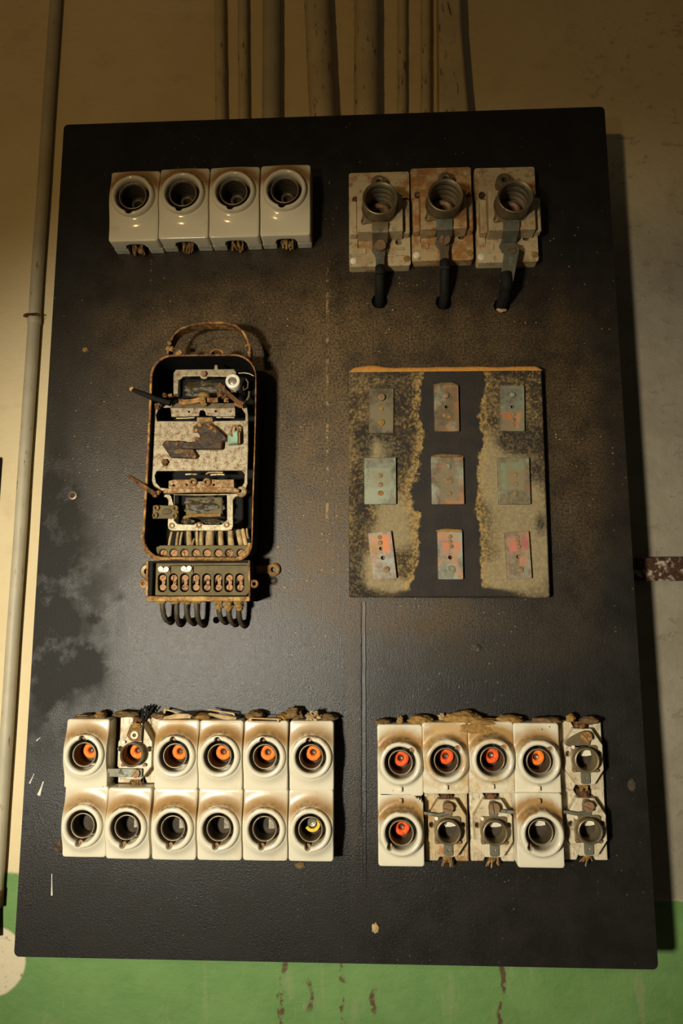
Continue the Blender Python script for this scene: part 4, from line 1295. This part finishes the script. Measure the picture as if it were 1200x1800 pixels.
    for x, y, r_ in ((332, 723.5, 1.9), (379, 722.5, 1.9)):
        u, v = L(x, y, HB); hl.append(circ(u, v, r_ * S, 10))
    m.plate(P(fl, HB), HB - .0018, HB, hl)
    part('bridge', m, M['galv'], o, .0004)
    for x, y in ((310, 724), (404, 723)):
        u, v = L(x, y, HB); m = MB(); m.cyl(u, v, .0016, HB - .0005, HB + .0008, 10)
        part('rivet', m, M['rust_screw'], o)
    bow = [(314, 705), (322, 706.5), (335, 706), (350, 703), (360, 702.5), (372, 703.5), (383, 703)]
    m = MB(); m.strap([(*L(x, y, .050), .050) for x, y in bow], .0055, .0018, (0, 1, .25))
    part('contact_strip', m, M['rust'], o, .0003)
    u, v = L(356.5, 702, .054)
    m = MB(); m.lathe(u, v, [(.0024, .046), (.0024, .0560)], 16, True, True); m.plate(rrect(u - .0030, u + .0030, v - .0048, v + .0042, .001), .0520, .0545)
    u2, v2 = L(357, 693, .056); m.blob(u2, v2, .0540, .0056, .0030, .0028, 1, .12)
    u2, v2 = L(358, 709, .056); m.blob(u2, v2, .0535, .0032, .0022, .0022, 2, .3)
    part('stud', m, M['dust'], o, label='dust covered stud')
    for k, (x, y, s) in enumerate(((289, 694, 4), (299, 695, 4), (386, 692, 5), (394, 697, 5), (398, 703, 4), (417, 708, 6), (424, 712, 5), (277, 713, 6), (319, 704, 4))):
        u, v = L(x, y, .050); m = MB(); m.blob(u, v, .049, s * S, s * S * .85, .003, k + 3, .7)
        part('rust_lump', m, M['rust'], o)
    m = MB(); m.strap([(*L(x, y, .052), .052) for x, y in ((384, 675), (392, 684), (404, 695), (417, 706), (428, 711))], .0052, .0022, (.5, .7, 0))
    part('lever', m, M['rust_dark'], o, .0004)
    m = MB(); m.tube([(*L(x, y, .055), .055) for x, y in ((233, 685), (252, 693), (275, 702), (300, 709))], [.0022, .0030, .0036, .0036], 10, True, .25)
    part('rod', m, M['case'], o, label='upper black lever rod sticking out left')
    u, v = L(231.5, 684, .055)
    m = MB(); m.blob(u, v, .055, .0028, .0026, .0028, 4, .5)
    part('rod_tip', m, M['rust'], o)
    # --- latch in the middle
    HL = .047
    m = MB(); m.plate(P([(284, 781), (290, 774), (322, 775), (333, 780), (348, 802), (343, 806), (300, 804)], HL), HP, HL)
    part('latch_blade', m, M['latch'], o, .0010)
    m = MB(); m.plate(P([(338, 751), (346, 744), (362, 743), (376, 748), (392, 762), (400, 772), (390, 776), (389, 789), (344, 789), (318, 789), (322, 777), (342, 776), (352, 770), (349, 762)], HL + .003), HP, HL + .003)
    part('latch_plate', m, M['latch'], o, .0010)
    for k, (x, y, s) in enumerate(((344, 757, 4), (371, 752, 4), (377, 757, 4), (347, 772, 4.5), (350, 747, 4), (366, 746, 4), (340, 802, 4), (330, 798, 3), (293, 777, 4), (310, 779, 4), (373, 761, 3))):
        u, v = L(x, y, HL + .003); m = MB(); m.blob(u, v, HL + (.002 if y < 773 else -.0006), s * S, s * S * .8, .0022, k, .6)
        part('rust_lump', m, M['rust'], o)
    u, v = L(313, 793, HL); m = MB(); m.blob(u, v, HL - .0008, .0085, .0032, .0014, 6, .3)
    part('dust_patch', m, M['dust_brown'], o)
    m = MB(); m.plate(P([(345, 733), (373, 733), (374, 741), (346, 742)], HP + .004), HP - .001, HP + .004)
    part('latch_block', m, M['steel_rusty'], o, .0008)
    m = MB(); m.plate(P([(399, 765), (405, 764), (406, 767), (409, 767), (409, 757), (418, 757), (418, 779), (400, 780)], .052), HP - .0005, .052)
    part('hook_block', m, M['green'], o, .0010, label='green painted hook block')
    m = MB(); m.tube([(*L(x, y, .051), .051) for x, y in ((407, 768), (406, 758), (408, 750), (414, 747.5), (418, 751), (418.5, 760))], .0012, 8)
    part('hook', m, M['rust_dust'], o)
    m = MB(); m.plate(P([(418, 757), (421, 758), (421, 778), (418, 779)], .052), HP - .0005, .050)
    part('hook_edge', m, M['dust'], o)
    # --- lower contact bar
    HB2 = .050
    m = MB()
    hl = []
    for x, y in ((305, 853), (328, 852), (375.5, 852)):
        u, v = L(x, y, HB2); hl.append(circ(u, v, 2.0 * S, 10))
    m.plate(P([(296, 845), (306, 843), (336, 843), (340, 846), (361, 846), (366, 842), (381, 843), (411, 842.5), (411.5, 857), (352, 858), (296, 859)], HB2), HB2 - .0022, HB2, hl)
    m.plate(P([(286, 862), (300, 858), (352, 858), (411, 857), (420, 860), (420, 865), (352, 865), (300, 867), (287, 867)], HB2 - .002), HB2 - .006, HB2 - .002)
    part('lower_bar', m, M['steel_rusty'], o, .0005)
    for x, y in ((338.5, 847), (363, 847)):
        u, v = L(x, y, HB2 + .003)
        m = MB(); m.lathe(u, v, [(.0020, HB2), (.0022, HB2 + .0030), (.0034, HB2 + .0036), (.0046, HB2 + .0026), (.0048, HB2 - .001)], 22)
        part('eyelet', m, M['steel_rusty'], o)
    u, v = L(400, 852, HB2); m = MB(); m.cyl(u, v, .0019, HB2 - .001, HB2 + .0008, 12); part('rivet', m, M['rust_screw'], o)
    m = MB(); m.tube([(*L(x, y, .036), .036) for x, y in ((326, 834), (334, 833.5), (346, 834))], .0012, 6); part('winding_lead', m, M['brass'], o)
    m = MB(); m.tube([(*L(x, y, .036), .036) for x, y in ((362, 834), (366, 831), (380, 830.5), (392, 831))], .0014, 6); part('winding_lead', m, M['brass'], o)
    m = MB(); m.tube([(*L(x, y, .036), .036) for x, y in ((370, 835), (385, 834), (395, 834.5))], .0010, 6); part('winding_lead', m, M['brass'], o)
    m = MB(); m.tube([(*L(x, y, .036), .036) for x, y in ((310, 735.5), (330, 735), (342, 734))], .0009, 6); part('winding_lead', m, M['brass'], o)
    m = MB(); m.tube([(*L(x, y, .036), .036) for x, y in ((380, 734), (400, 734), (412, 734))], .0009, 6); part('winding_lead', m, M['brass'], o)
    m = MB(); m.tube([(*L(x, y, .054), .054) for x, y in ((228, 838), (245, 849), (262, 861), (274, 869))], [.0020, .0028, .0032, .0034], 10, True, .25)
    part('rod', m, M['rust_dark'], o, label='lower dark lever rod sticking out left')
    for k, (x, y, s) in enumerate(((226.5, 837, 2.6), (272, 869, 5.5), (278, 865, 3.5), (268, 866, 3.5))):
        u, v = L(x, y, .054); m = MB(); m.blob(u, v, .053, s * S, s * S * .85, .003, k + 8, .6)
        part('rust_lump', m, M['rust'], o)
    # --- lower coil
    HG = .040
    fo = [(287, 868.5), (352, 868.5), (421, 867.5), (421, 871), (413, 874), (409.5, 879), (409.5, 925), (407, 931), (402, 933), (352, 933), (301, 933), (296, 930), (294.5, 924), (295.5, 880), (293, 875), (287, 873)]
    fi = [(306.5, 870), (306, 915), (312, 921), (340, 922), (345, 919), (354, 919), (358, 922), (388, 922), (398.5, 914), (398.5, 870), (352, 871)]
    m = MB(); m.plate(P(fo, HG), HG - .0025, HG, [P(fi, HG)])
    part('lower_coil_frame', m, M['galv_light'], o, .0006)
    for x, y in ((302, 924), (349.5, 923), (398, 922.5)):
        u, v = L(x, y, HG)
        m = MB(); m.lathe(u, v, [(.0014, HG), (.0016, HG + .0010), (.0026, HG + .0012), (.0034, HG + .0006), (.0035, HG - .001)], 18)
        part('rivet', m, M['steel_rusty'], o)
    m = MB(); m.plate(P([(313, 869), (397, 869), (397, 921), (313, 921)], .024), .003, .024)
    part('lower_coil', m, M['case'], o, .002)
    m = MB(); m.plate(P([(325, 874), (391, 873), (391, 906), (326, 907)], .034), .020, .034)
    part('coil_former', m, M['olive'], o, .002)
    u, v = L(357, 889, .034)
    m = MB(); m.blob(u, v, .0310, .0215, .0105, .0055, 5, .4, 2.8, 4)
    part('lower_winding', m, M['resin'], o)
    m = MB(); m.tube([(*L(x, y, .0345), .0345) for x, y in ((322, 910), (335, 906.5), (352, 905.5), (370, 906), (388, 905))], .0018, 8, True, .3)
    part('binding_tape', m, M['dust'], o)
    for x0, x1 in ((318, 341), (358, 392)):
        u, v = L((x0 + x1) / 2, 916.5, .036)
        m = MB(); m.blob(u, v, .0345, (x1 - x0) / 2 * S, .0028, .0030, x0, .6, 3.4)
        part('wire_bundle', m, M['resin'], o)
    m = MB(); m.plate(P([(268.5, 889), (274, 887.5), (313, 889.5), (313.5, 911), (268, 911.5)], .046), .042, .046)
    part('terminal_block', m, M['olive'], o, .0006)
    for x, y in ((274.5, 892.5), (272, 905.5), (308, 893), (307, 906.5)):
        u, v = L(x, y, .049)
        m = MB(); m.lathe(u, v, [(.0018, .046), (.0020, .0486), (.0028, .0492), (.0033, .0480), (.0034, .045)], 18)
        part('eyelet', m, M['dust'], o)
    u, v = L(292, 899, .048); m = MB(); m.blob(u, v, .0465, .0055, .0035, .0020, 3, .3); part('wax_blob', m, M['olive'], o)
    # --- ochre sleeved wires fanning to the upper terminal strip
    W_ = [(302, 936, 297, 958, 5), (313, 936, 310, 958, 4.5), (320, 936, 316, 957, 4), (332, 935, 333, 958, 9), (341, 948, 337, 958, 5), (346, 935, 347, 958, 5), (354.5, 936, 354, 957, 8), (370, 935, 369, 958, 15), (388, 935, 389, 958, 10), (405.5, 935, 406.5, 958, 11), (419, 933, 425, 958, 9), (427, 931, 433, 958, 8), (434, 930, 436, 943, 4)]
    for k, (x0, y0, x1, y1, w) in enumerate(W_):
        a, b = L(x0, y0, .026), L(x1, y1 + 3, .034)
        m = MB(); m.tube([(*a, .026), ((a[0] + b[0]) / 2, (a[1] + b[1]) / 2, .031), (*b, .034)], w * S * .5, 10, True, .15, k)
        part('wire_sleeve', m, M['sleeve'], o)
    # --- upper terminal strip
    HT = .040
    so = [(274, 962), (282, 958.5), (352, 958.5), (432, 958.5), (438, 962), (432, 980), (424, 985), (352, 986), (284, 986), (276, 980)]
    xs = (287, 305, 324, 344, 363.5, 383.5, 402.5, 423)
    hl = []
    for x in xs:
        u, v = L(x, 972, HT); hl.append(circ(u, v, 7.2 * S, 18))
    m = MB(); m.plate(P(so, HT), HT - .008, HT, [h for h in hl])
    part('terminal_strip', m, M['olive'], o, .0008)
    for k, x in enumerate(xs):
        u, v = L(x + 1.2, 972.5, HT - .002)
        m = MB(); m.screw(u, v, 6.0 * S, HT - .010, HT - .0015, [1.3, .75, 1.8, -.5, .1, -.5, .3, .75][k])
        part('terminal_screw', m, M['copper'], o)
    # --- lower terminal box
    HX = .046
    bo = [(258, 986), (439, 984), (439, 1057), (257, 1057.5)]
    bi = [(268, 989), (436, 988), (436.5, 1047), (266, 1048)]
    m = MB(); m.plate(P(bo, HX), .0004, HX - .001, [P(bi, HX)])
    part('terminal_box', m, M['case'], o)
    m = MB(); m.plate(P([(257.5, 1047.5), (300, 1048.5), (352, 1048), (400, 1049), (439, 1048.5), (438.5, 1057), (257, 1057.5)], HX + .004), HX - .002, HX + .004)
    part('lower_rim', m, M['rust_dust'], o, .0012)
    m = MB(); m.plate(P([(257, 986), (261, 986), (260.5, 1048), (256.5, 1048)], HX), HX - .002, HX + .001); part('side_rim', m, M['rust'], o, .0006)
    m = MB(); m.plate(P([(436, 985), (439.5, 985), (440, 1050), (437, 1050)], HX), HX - .002, HX + .001)
    part('side_rim', m, M['rust'], o, .0006)
    HQ = .038
    xs2 = (285, 304.5, 324, 343.5, 363, 383, 402, 421)
    hl = []
    for x in xs2:
        a, b = L(x, 1015.5, HQ), L(x, 1033, HQ)
        r_ = 7.6 * S
        hl.append([(a[0] + r_ * math.cos(R(t)), a[1] + r_ * math.sin(R(t))) for t in range(0, 181, 18)] + [(b[0] + r_ * math.cos(R(t)), b[1] + r_ * math.sin(R(t))) for t in range(180, 361, 18)])
    m = MB(); m.plate(P([(267, 990), (437, 989), (437, 1042), (432, 1047), (352, 1048), (266, 1048)], HQ), HQ - .008, HQ, hl)
    part('terminal_plate', m, M['olive'], o, .0006)
    m = MB()
    m.plate(P([(299, 994), (300.5, 994), (300.5, 1007), (299, 1007)], HQ), HQ - .0005, HQ + .0006); m.plate(P([(339, 994), (340.5, 994), (340.5, 1007), (339, 1007)], HQ), HQ - .0005, HQ + .0006)
    m.plate(P([(300, 993.8), (337, 993.5), (337, 994.6), (300, 995)], HQ), HQ - .0005, HQ + .0006); m.plate(P([(342, 993.5), (434, 993), (434, 994.2), (342, 994.7)], HQ), HQ - .0005, HQ + .0006)
    part('divider', m, M['case'], o)
    angs = [.8, 1.3, .2, 1.8, -.3, .8, -.7, .6]; angs2 = [.2, -.1, .3, .4, .9, -.2, 1.57, 1.57]
    for k, x in enumerate(xs2):
        for y, an in ((1016, angs[k]), (1032.5, angs2[k])):
            u, v = L(x + 1.5, y, HQ - .001)
            m = MB(); m.screw(u, v, 5.4 * S, HQ - .010, HQ - .0005, an)
            part('terminal_screw', m, M['copper'], o)
        u, v = L(x + 2.5, 1024, HQ - .004)
        m = MB(); m.box(u - .0018, u + .0018, v - .004, v + .004, HQ - .010, HQ - .004)
        part('link', m, M['copper'], o)
    for x, y, an in ((282, 1000, .4), (292, 1000.5, 1.2), (322.5, 999.5, 2.2), (332, 999, .5)):
        u, v = L(x, y, HQ + .003)
        m = MB(); m.screw(u, v, 4.4 * S, HQ - .001, HQ + .0030, an)
        part('earth_screw', m, M['porc_white'], o, label='pale screw')
    for x, y in ((287, 1003.5), (327, 1003)):
        u, v = L(x, y, HQ + .002); m = MB(); m.blob(u, v, HQ + .0010, .0050, .0018, .0014, x, .25)
        part('paint_dab', m, M['paint'], o)
    for x, y, sx in ((251.5, 1026, -1), (446, 1026, 1)):
        u, v = L(x, y, HX); s7 = 7.2 * S
        pts = circ(u, v, s7, 20)
        m = MB(); m.plate(pts, HX - .005, HX - .001, [circ(u, v, 3.0 * S, 14)])
        u2, v2 = L(x - sx * 7, y, HX); m.box(min(u, u2) + (s7 * .55 if sx < 0 else 0), max(u, u2) - (s7 * .55 if sx > 0 else 0), v - .004, v + .004, HX - .005, HX - .001)
        part('ear', m, M['rust'], o, .0006)
    u, v = L(480, 1001, .006); m = MB(); m.lathe(u, v, [(.0030, .0004), (.0032, .0050), (.0058, .0058), (.0075, .0045), (.0078, .0004)], 26)
    u2, v2 = L(462, 1001, .006); m.box(u2 - .012, u - .0060, v - .0045, v + .0045, .0004, .0046)
    part('mounting_foot', m, M['rust_dust'], o)
    u, v = L(258, 1004, .008); m = MB(); m.lathe(u, v, [(.0040, .0004), (.0042, .0060), (.0075, .0068), (.0095, .0050), (.0098, .0004)], 26)
    part('mounting_foot', m, M['brass'], o)
    # --- cables looping from the terminal box into the panel
    CB = [(286, 300, 1091, 1), (311, 318, 1095, 0), (328, 341, 1093, 0), (346, 358, 1096, 0), (384, 397, 1091, 0), (401, 414, 1095, 0), (419, 430, 1097, 0)]
    words = ['first', 'second', 'third', 'fourth', 'fifth', 'sixth', 'seventh']
    for k, (xa, xb, yb, lp) in enumerate(CB):
        a = Q(xa, 1056, .024); b = Q(xb, yb, 0)
        c = thing('control_cable', '%s short dark cable from left below the contactor, bent into the panel' % words[k], 'cable', (b.x, 0, b.z), 'cables below the contactor')
        du, dv = a.x - b.x, a.z - b.z
        pts = [(du, dv + .006, .024), (du, dv - .002, .0245), (du * .96, dv * .66, .0240), (du * .70, dv * .26, .0200), (du * .32, dv * .02, .0120), (.0005, -.0008, .004), (0, 0, -.012)]
        fine = []
        for i in range(len(pts) - 1):
            p0, p1, p2, p3 = pts[max(0, i - 1)], pts[i], pts[i + 1], pts[min(len(pts) - 1, i + 2)]
            for q in range(5):
                t = q / 5
                fine.append(tuple(.5 * (2 * p1[z] + (p2[z] - p0[z]) * t + (2 * p0[z] - 5 * p1[z] + 4 * p2[z] - p3[z]) * t * t + (3 * p1[z] - p0[z] - 3 * p2[z] + p3[z]) * t ** 3) for z in range(3)))
        fine.append(pts[-1])
        m = MB(); m.tube(fine, .0030, 12, True, .15, k)
        part('sheath', m, M['cable'], c)
        m = MB(); m.blob(du, dv - .001, .0250, .0052, .0030, .0042, k, .5)
        if k > 3: m.blob(du + .001, dv - .006, .0250, .0042, .0050, .0036, k + 9, .6)
        part('putty', m, M['dust'], c, label='crumbling ochre putty')
    # ring of dirt round the free hole
    p = Q(380, 1090); 
contactor()

# ------------------------------------------------------------------ dirt, flakes and chips lying on the holders
def lump(name, cat, x, y, wpx, hpx, dep, mat, label, group, seed, amp=.35, h=.012, freq=1.6):
    p = Q(x, y, h)
    S = .64e-3
    o = thing(name, label, cat, (p.x, 0, p.z), group) if False else None
    m = MB()
    m.blob(0, 0, 0, wpx * S / 2, hpx * S / 2, dep, seed, amp, freq, 4)
    q = part(name, m, M[mat])
    q.location = (p.x, -h, p.z)
    tag(q, label, cat, group)
    return q
def chip(name, cat, pts, h, th, mat, label, group, tilt=0.0, bend=0.0):
    P = [Q(x, y, h) for x, y in pts]
    c = sum(P, Vector()) / len(P)
    m = MB()
    m.plate([(p.x - c.x, p.z - c.z) for p in P], -th / 2, th / 2)
    m.xf(lambda u, v, hh: (u, v, hh + u * tilt + bend * u * u * 60))
    q = part(name, m, M[mat], None, th * .25)
    q.location = (c.x, -h, c.z)
    tag(q, label, cat, group)
    return q
gl = 'dirt lying on top of the lower left fuse block'
gr = 'dirt lying on top of the lower right fuse block'
for k, (x, y, w, h, mt, lab) in enumerate(((150, 1259.5, 34, 9, 'dust_brown', 'flat brown dust mound above the leftmost upper fuse holder'), (178, 1256, 20, 13, 'rust_dust', 'crumbly brown clod above the right end of the leftmost upper fuse holder'), (222, 1255, 46, 11, 'dust_brown', 'brown dust mound on top of the uncovered fuse holder with a strap'), (281, 1258, 30, 11, 'dust_brown', 'brown dust mound left of the long plaster chip on the lower left block'), (356, 1258, 36, 11, 'dust', 'ochre dust mound under the broken frame on the fourth upper fuse holder'), (448, 1257, 34, 15, 'dust_brown', 'pointed brown dust mound above the fifth upper fuse holder'), (500, 1259, 26, 11, 'dust', 'ochre dust mound beside the dark clod on the lower left block'), (577, 1261, 32, 13, 'dust_brown', 'brown dust mound above the right end of the lower left block'))):
    lump('dust_mound', 'dust', x, y, w, h, .010, mt, lab, gl, k + 1, .3)
lump('dirt_clod', 'clod', 516, 1254, 30, 19, .009, 'dust_brown', 'dark lumpy clod between the fifth and sixth upper fuse holders', gl, 31, .5)
lump('plaster_crumb', 'crumb', 551, 1259, 22, 14, .006, 'plaster', 'pale popcorn-like plaster crumb above the sixth upper fuse holder', gl, 33, .8, .018, 3.0)
chip('plaster_chip', 'chip', ((288, 1263), (292, 1258), (312, 1254), (336, 1252.5), (341, 1255), (339, 1260), (318, 1262), (300, 1264)), .022, .0024, 'plaster', 'long pale plaster chip above the third upper fuse holder', gl, .25, .5)
chip('wood_splinter', 'splinter', ((288, 1246), (290, 1245), (318, 1253), (317, 1255.5), (292, 1248.5), (288, 1262), (286, 1262)), .012, .0018, 'plaster', 'thin bent splinter standing up behind the long plaster chip', gl)
chip('plaster_chip', 'chip', ((366, 1254), (370, 1252), (398, 1258), (415, 1261), (414, 1266), (394, 1265), (378, 1260)), .022, .0024, 'plaster', 'brown flat plaster chip slanting above the fourth upper fuse holder', gl, -.2)
chip('wood_splinter', 'splinter', ((365, 1247), (368, 1246), (412, 1253), (414, 1260), (411, 1260), (409, 1256), (380, 1251)), .014, .0020, 'plaster', 'thin pale splinter above the slanting chip of the fourth holder', gl)
def frame_chip():
    h = .027
    P = [Q(x, y, h) for x, y in ((437, 1263), (441, 1261), (491, 1263), (490, 1270), (437, 1268.5))]
    I = [Q(x, y, h) for x, y in ((442, 1263.5), (487, 1265), (487, 1268), (442, 1266.8))]
    c = sum(P, Vector()) / len(P)
    m = MB(); m.plate([(p.x - c.x, p.z - c.z) for p in P], -.0012, .0012, [[(p.x - c.x, p.z - c.z) for p in I]])
    q = part('wood_frame_fragment', m, M['plaster'], None, .0005)
    q.location = (c.x, -h, c.z)
    tag(q, 'small brown frame-like fragment lying on the fifth upper fuse holder', 'fragment', gl)
frame_chip()
m = MB()
rr = random.Random(4)
for k in range(10):
    p0 = (rr.uniform(-.006, .004), -.006, rr.uniform(-.003, .004))
    m.tube([p0, (p0[0] + rr.uniform(-.003, .005), .002, p0[2]), (p0[0] + rr.uniform(-.004, .010), rr.uniform(.004, .010), p0[2] + rr.uniform(-.003, .003))], .0009, 6, True, .3, k)
p = Q(253, 1255, .014)
q = part('wire_tuft', m, M['black']); q.location = (p.x, -.014, p.z)
tag(q, 'tuft of charred black wire ends above the uncovered holder with orange ring', 'wire', gl)

for k, (x, y, w, h, mt, lab) in enumerate(((674, 1270, 30, 13, 'dust_brown', 'small pointed dust mound above the left end of the lower right block'), (740, 1266, 44, 17, 'dust', 'ochre dust mound between the first and second holders of the lower right block'), (812, 1262, 50, 20, 'dust', 'tallest ochre dust heap on the lower right block, above its second holder'), (895, 1264, 46, 15, 'dust', 'flat ochre dust mound between third and fourth holders of lower right block'), (960, 1267, 50, 14, 'dust_brown', 'long brown dust mound above the fourth holder of the lower right block'), (1036, 1266, 32, 12, 'dust_brown', 'brown dust mound above the right end of the lower right block'))):
    lump('dust_mound', 'dust', x, y, w, h, .011, mt, lab, gr, k + 12, .3)
m = MB()
c0 = Q(838, 1272, .018)
for k, (x, y, w_, h_, hh, dp) in enumerate(((812, 1263, 64, 24, .014, .010), (846, 1271, 84, 18, .016, .009), (890, 1272, 50, 12, .016, .007), (832, 1279, 62, 20, .0215, .0034), (852, 1285, 30, 16, .0225, .0022))):
    q = Q(x, y, hh) - c0
    m.blob(q.x, q.z, hh - .018, w_ * .32e-3, h_ * .32e-3, dp, k + 51, .28, 2.0, 4)
q = part('dust_spill', m, M['dust']); q.location = (c0.x, -.018, c0.z)
tag(q, 'ochre dust spilling over the third holder front in the lower right block', 'dust', gr)
lump('clay_crumb', 'crumb', 703, 1267, 11, 15, .004, 'dust', 'small thimble-shaped crumb above the first holder of the lower right block', gr, 41, .3)
lump('plaster_crumb', 'crumb', 776, 1260, 10, 10, .003, 'plaster', 'tiny pale crumb above the second holder of the lower right block', gr, 43, .8, .006, 3)
lump('clay_crumb', 'crumb', 1003, 1262, 17, 14, .006, 'dust', 'round clay crumb on the top right corner holder', gr, 45, .35)
p = Q(750, 1405, .020)

for k, (x, y, w_, h_, d_, mt, lab) in enumerate(((150, 615, 10, 8, .0022, 'dust', 'small ochre crumb stuck to the panel above left of the contactor'), (660, 1632, 11, 15, .0020, 'plaster', 'pale flake stuck near the bottom middle of the panel'), (837, 1139, 17, 13, .0016, 'cable', 'brown dirt spot stuck below the square slab'), (881, 545, 17, 8, .0024, 'plaster', 'ochre flake below the third cable hole at the top right'), (527, 1521, 15, 9, .0020, 'dust_brown', 'brown dirt lump stuck under the lower left block'), (1110, 1380, 13, 19, .0012, 'dark', 'brown smear stuck right of the lower right block'))):
    lump('dirt_flake', 'dirt', x, y, w_, h_, d_, mt, lab, None, k + 71, .5, .0008, 2.4)

# ------------------------------------------------------------------ light
def spot(name, pos, tgt, energy, color, size, blend, soft, sx=1.0):
    ld = bpy.data.lights.new(name, 'SPOT')
    ld.energy = energy; ld.color = color
    ld.spot_size = R(size); ld.spot_blend = blend; ld.shadow_soft_size = soft
    o = bpy.data.objects.new(name, ld); COL.objects.link(o)
    o.location = pos
    o.rotation_euler = (Vector(tgt) - Vector(pos)).to_track_quat('-Z', 'Y').to_euler()
    o.scale = (sx, 1, 1)
    return o
pos = Q(-150, 1230, 0); tgt = Q(455, 1235, 0)
spot('work_lamp', (pos.x, -1.2, pos.z), tgt, 96.0, (1.0, .935, .77), 61, 1.0, .06, 1.30)
ld = bpy.data.lights.new('bulb', 'POINT')
ld.energy = 11.0; ld.color = (1.0, .62, .21); ld.shadow_soft_size = .03
bo_ = bpy.data.objects.new('bulb', ld); COL.objects.link(bo_)
bo_.location = (-.56, -1.3, .20)
w = bpy.data.worlds.new('world'); sc.world = w
w.use_nodes = True
bg = w.node_tree.nodes['Background']
bg.inputs[0].default_value = (1.0, .84, .62, 1)
bg.inputs[1].default_value = .030

vs = sc.view_settings
vs.view_transform = 'Standard'
vs.look = 'None'
vs.exposure = 0.0
vs.gamma = 1.0
vs.use_curve_mapping = False
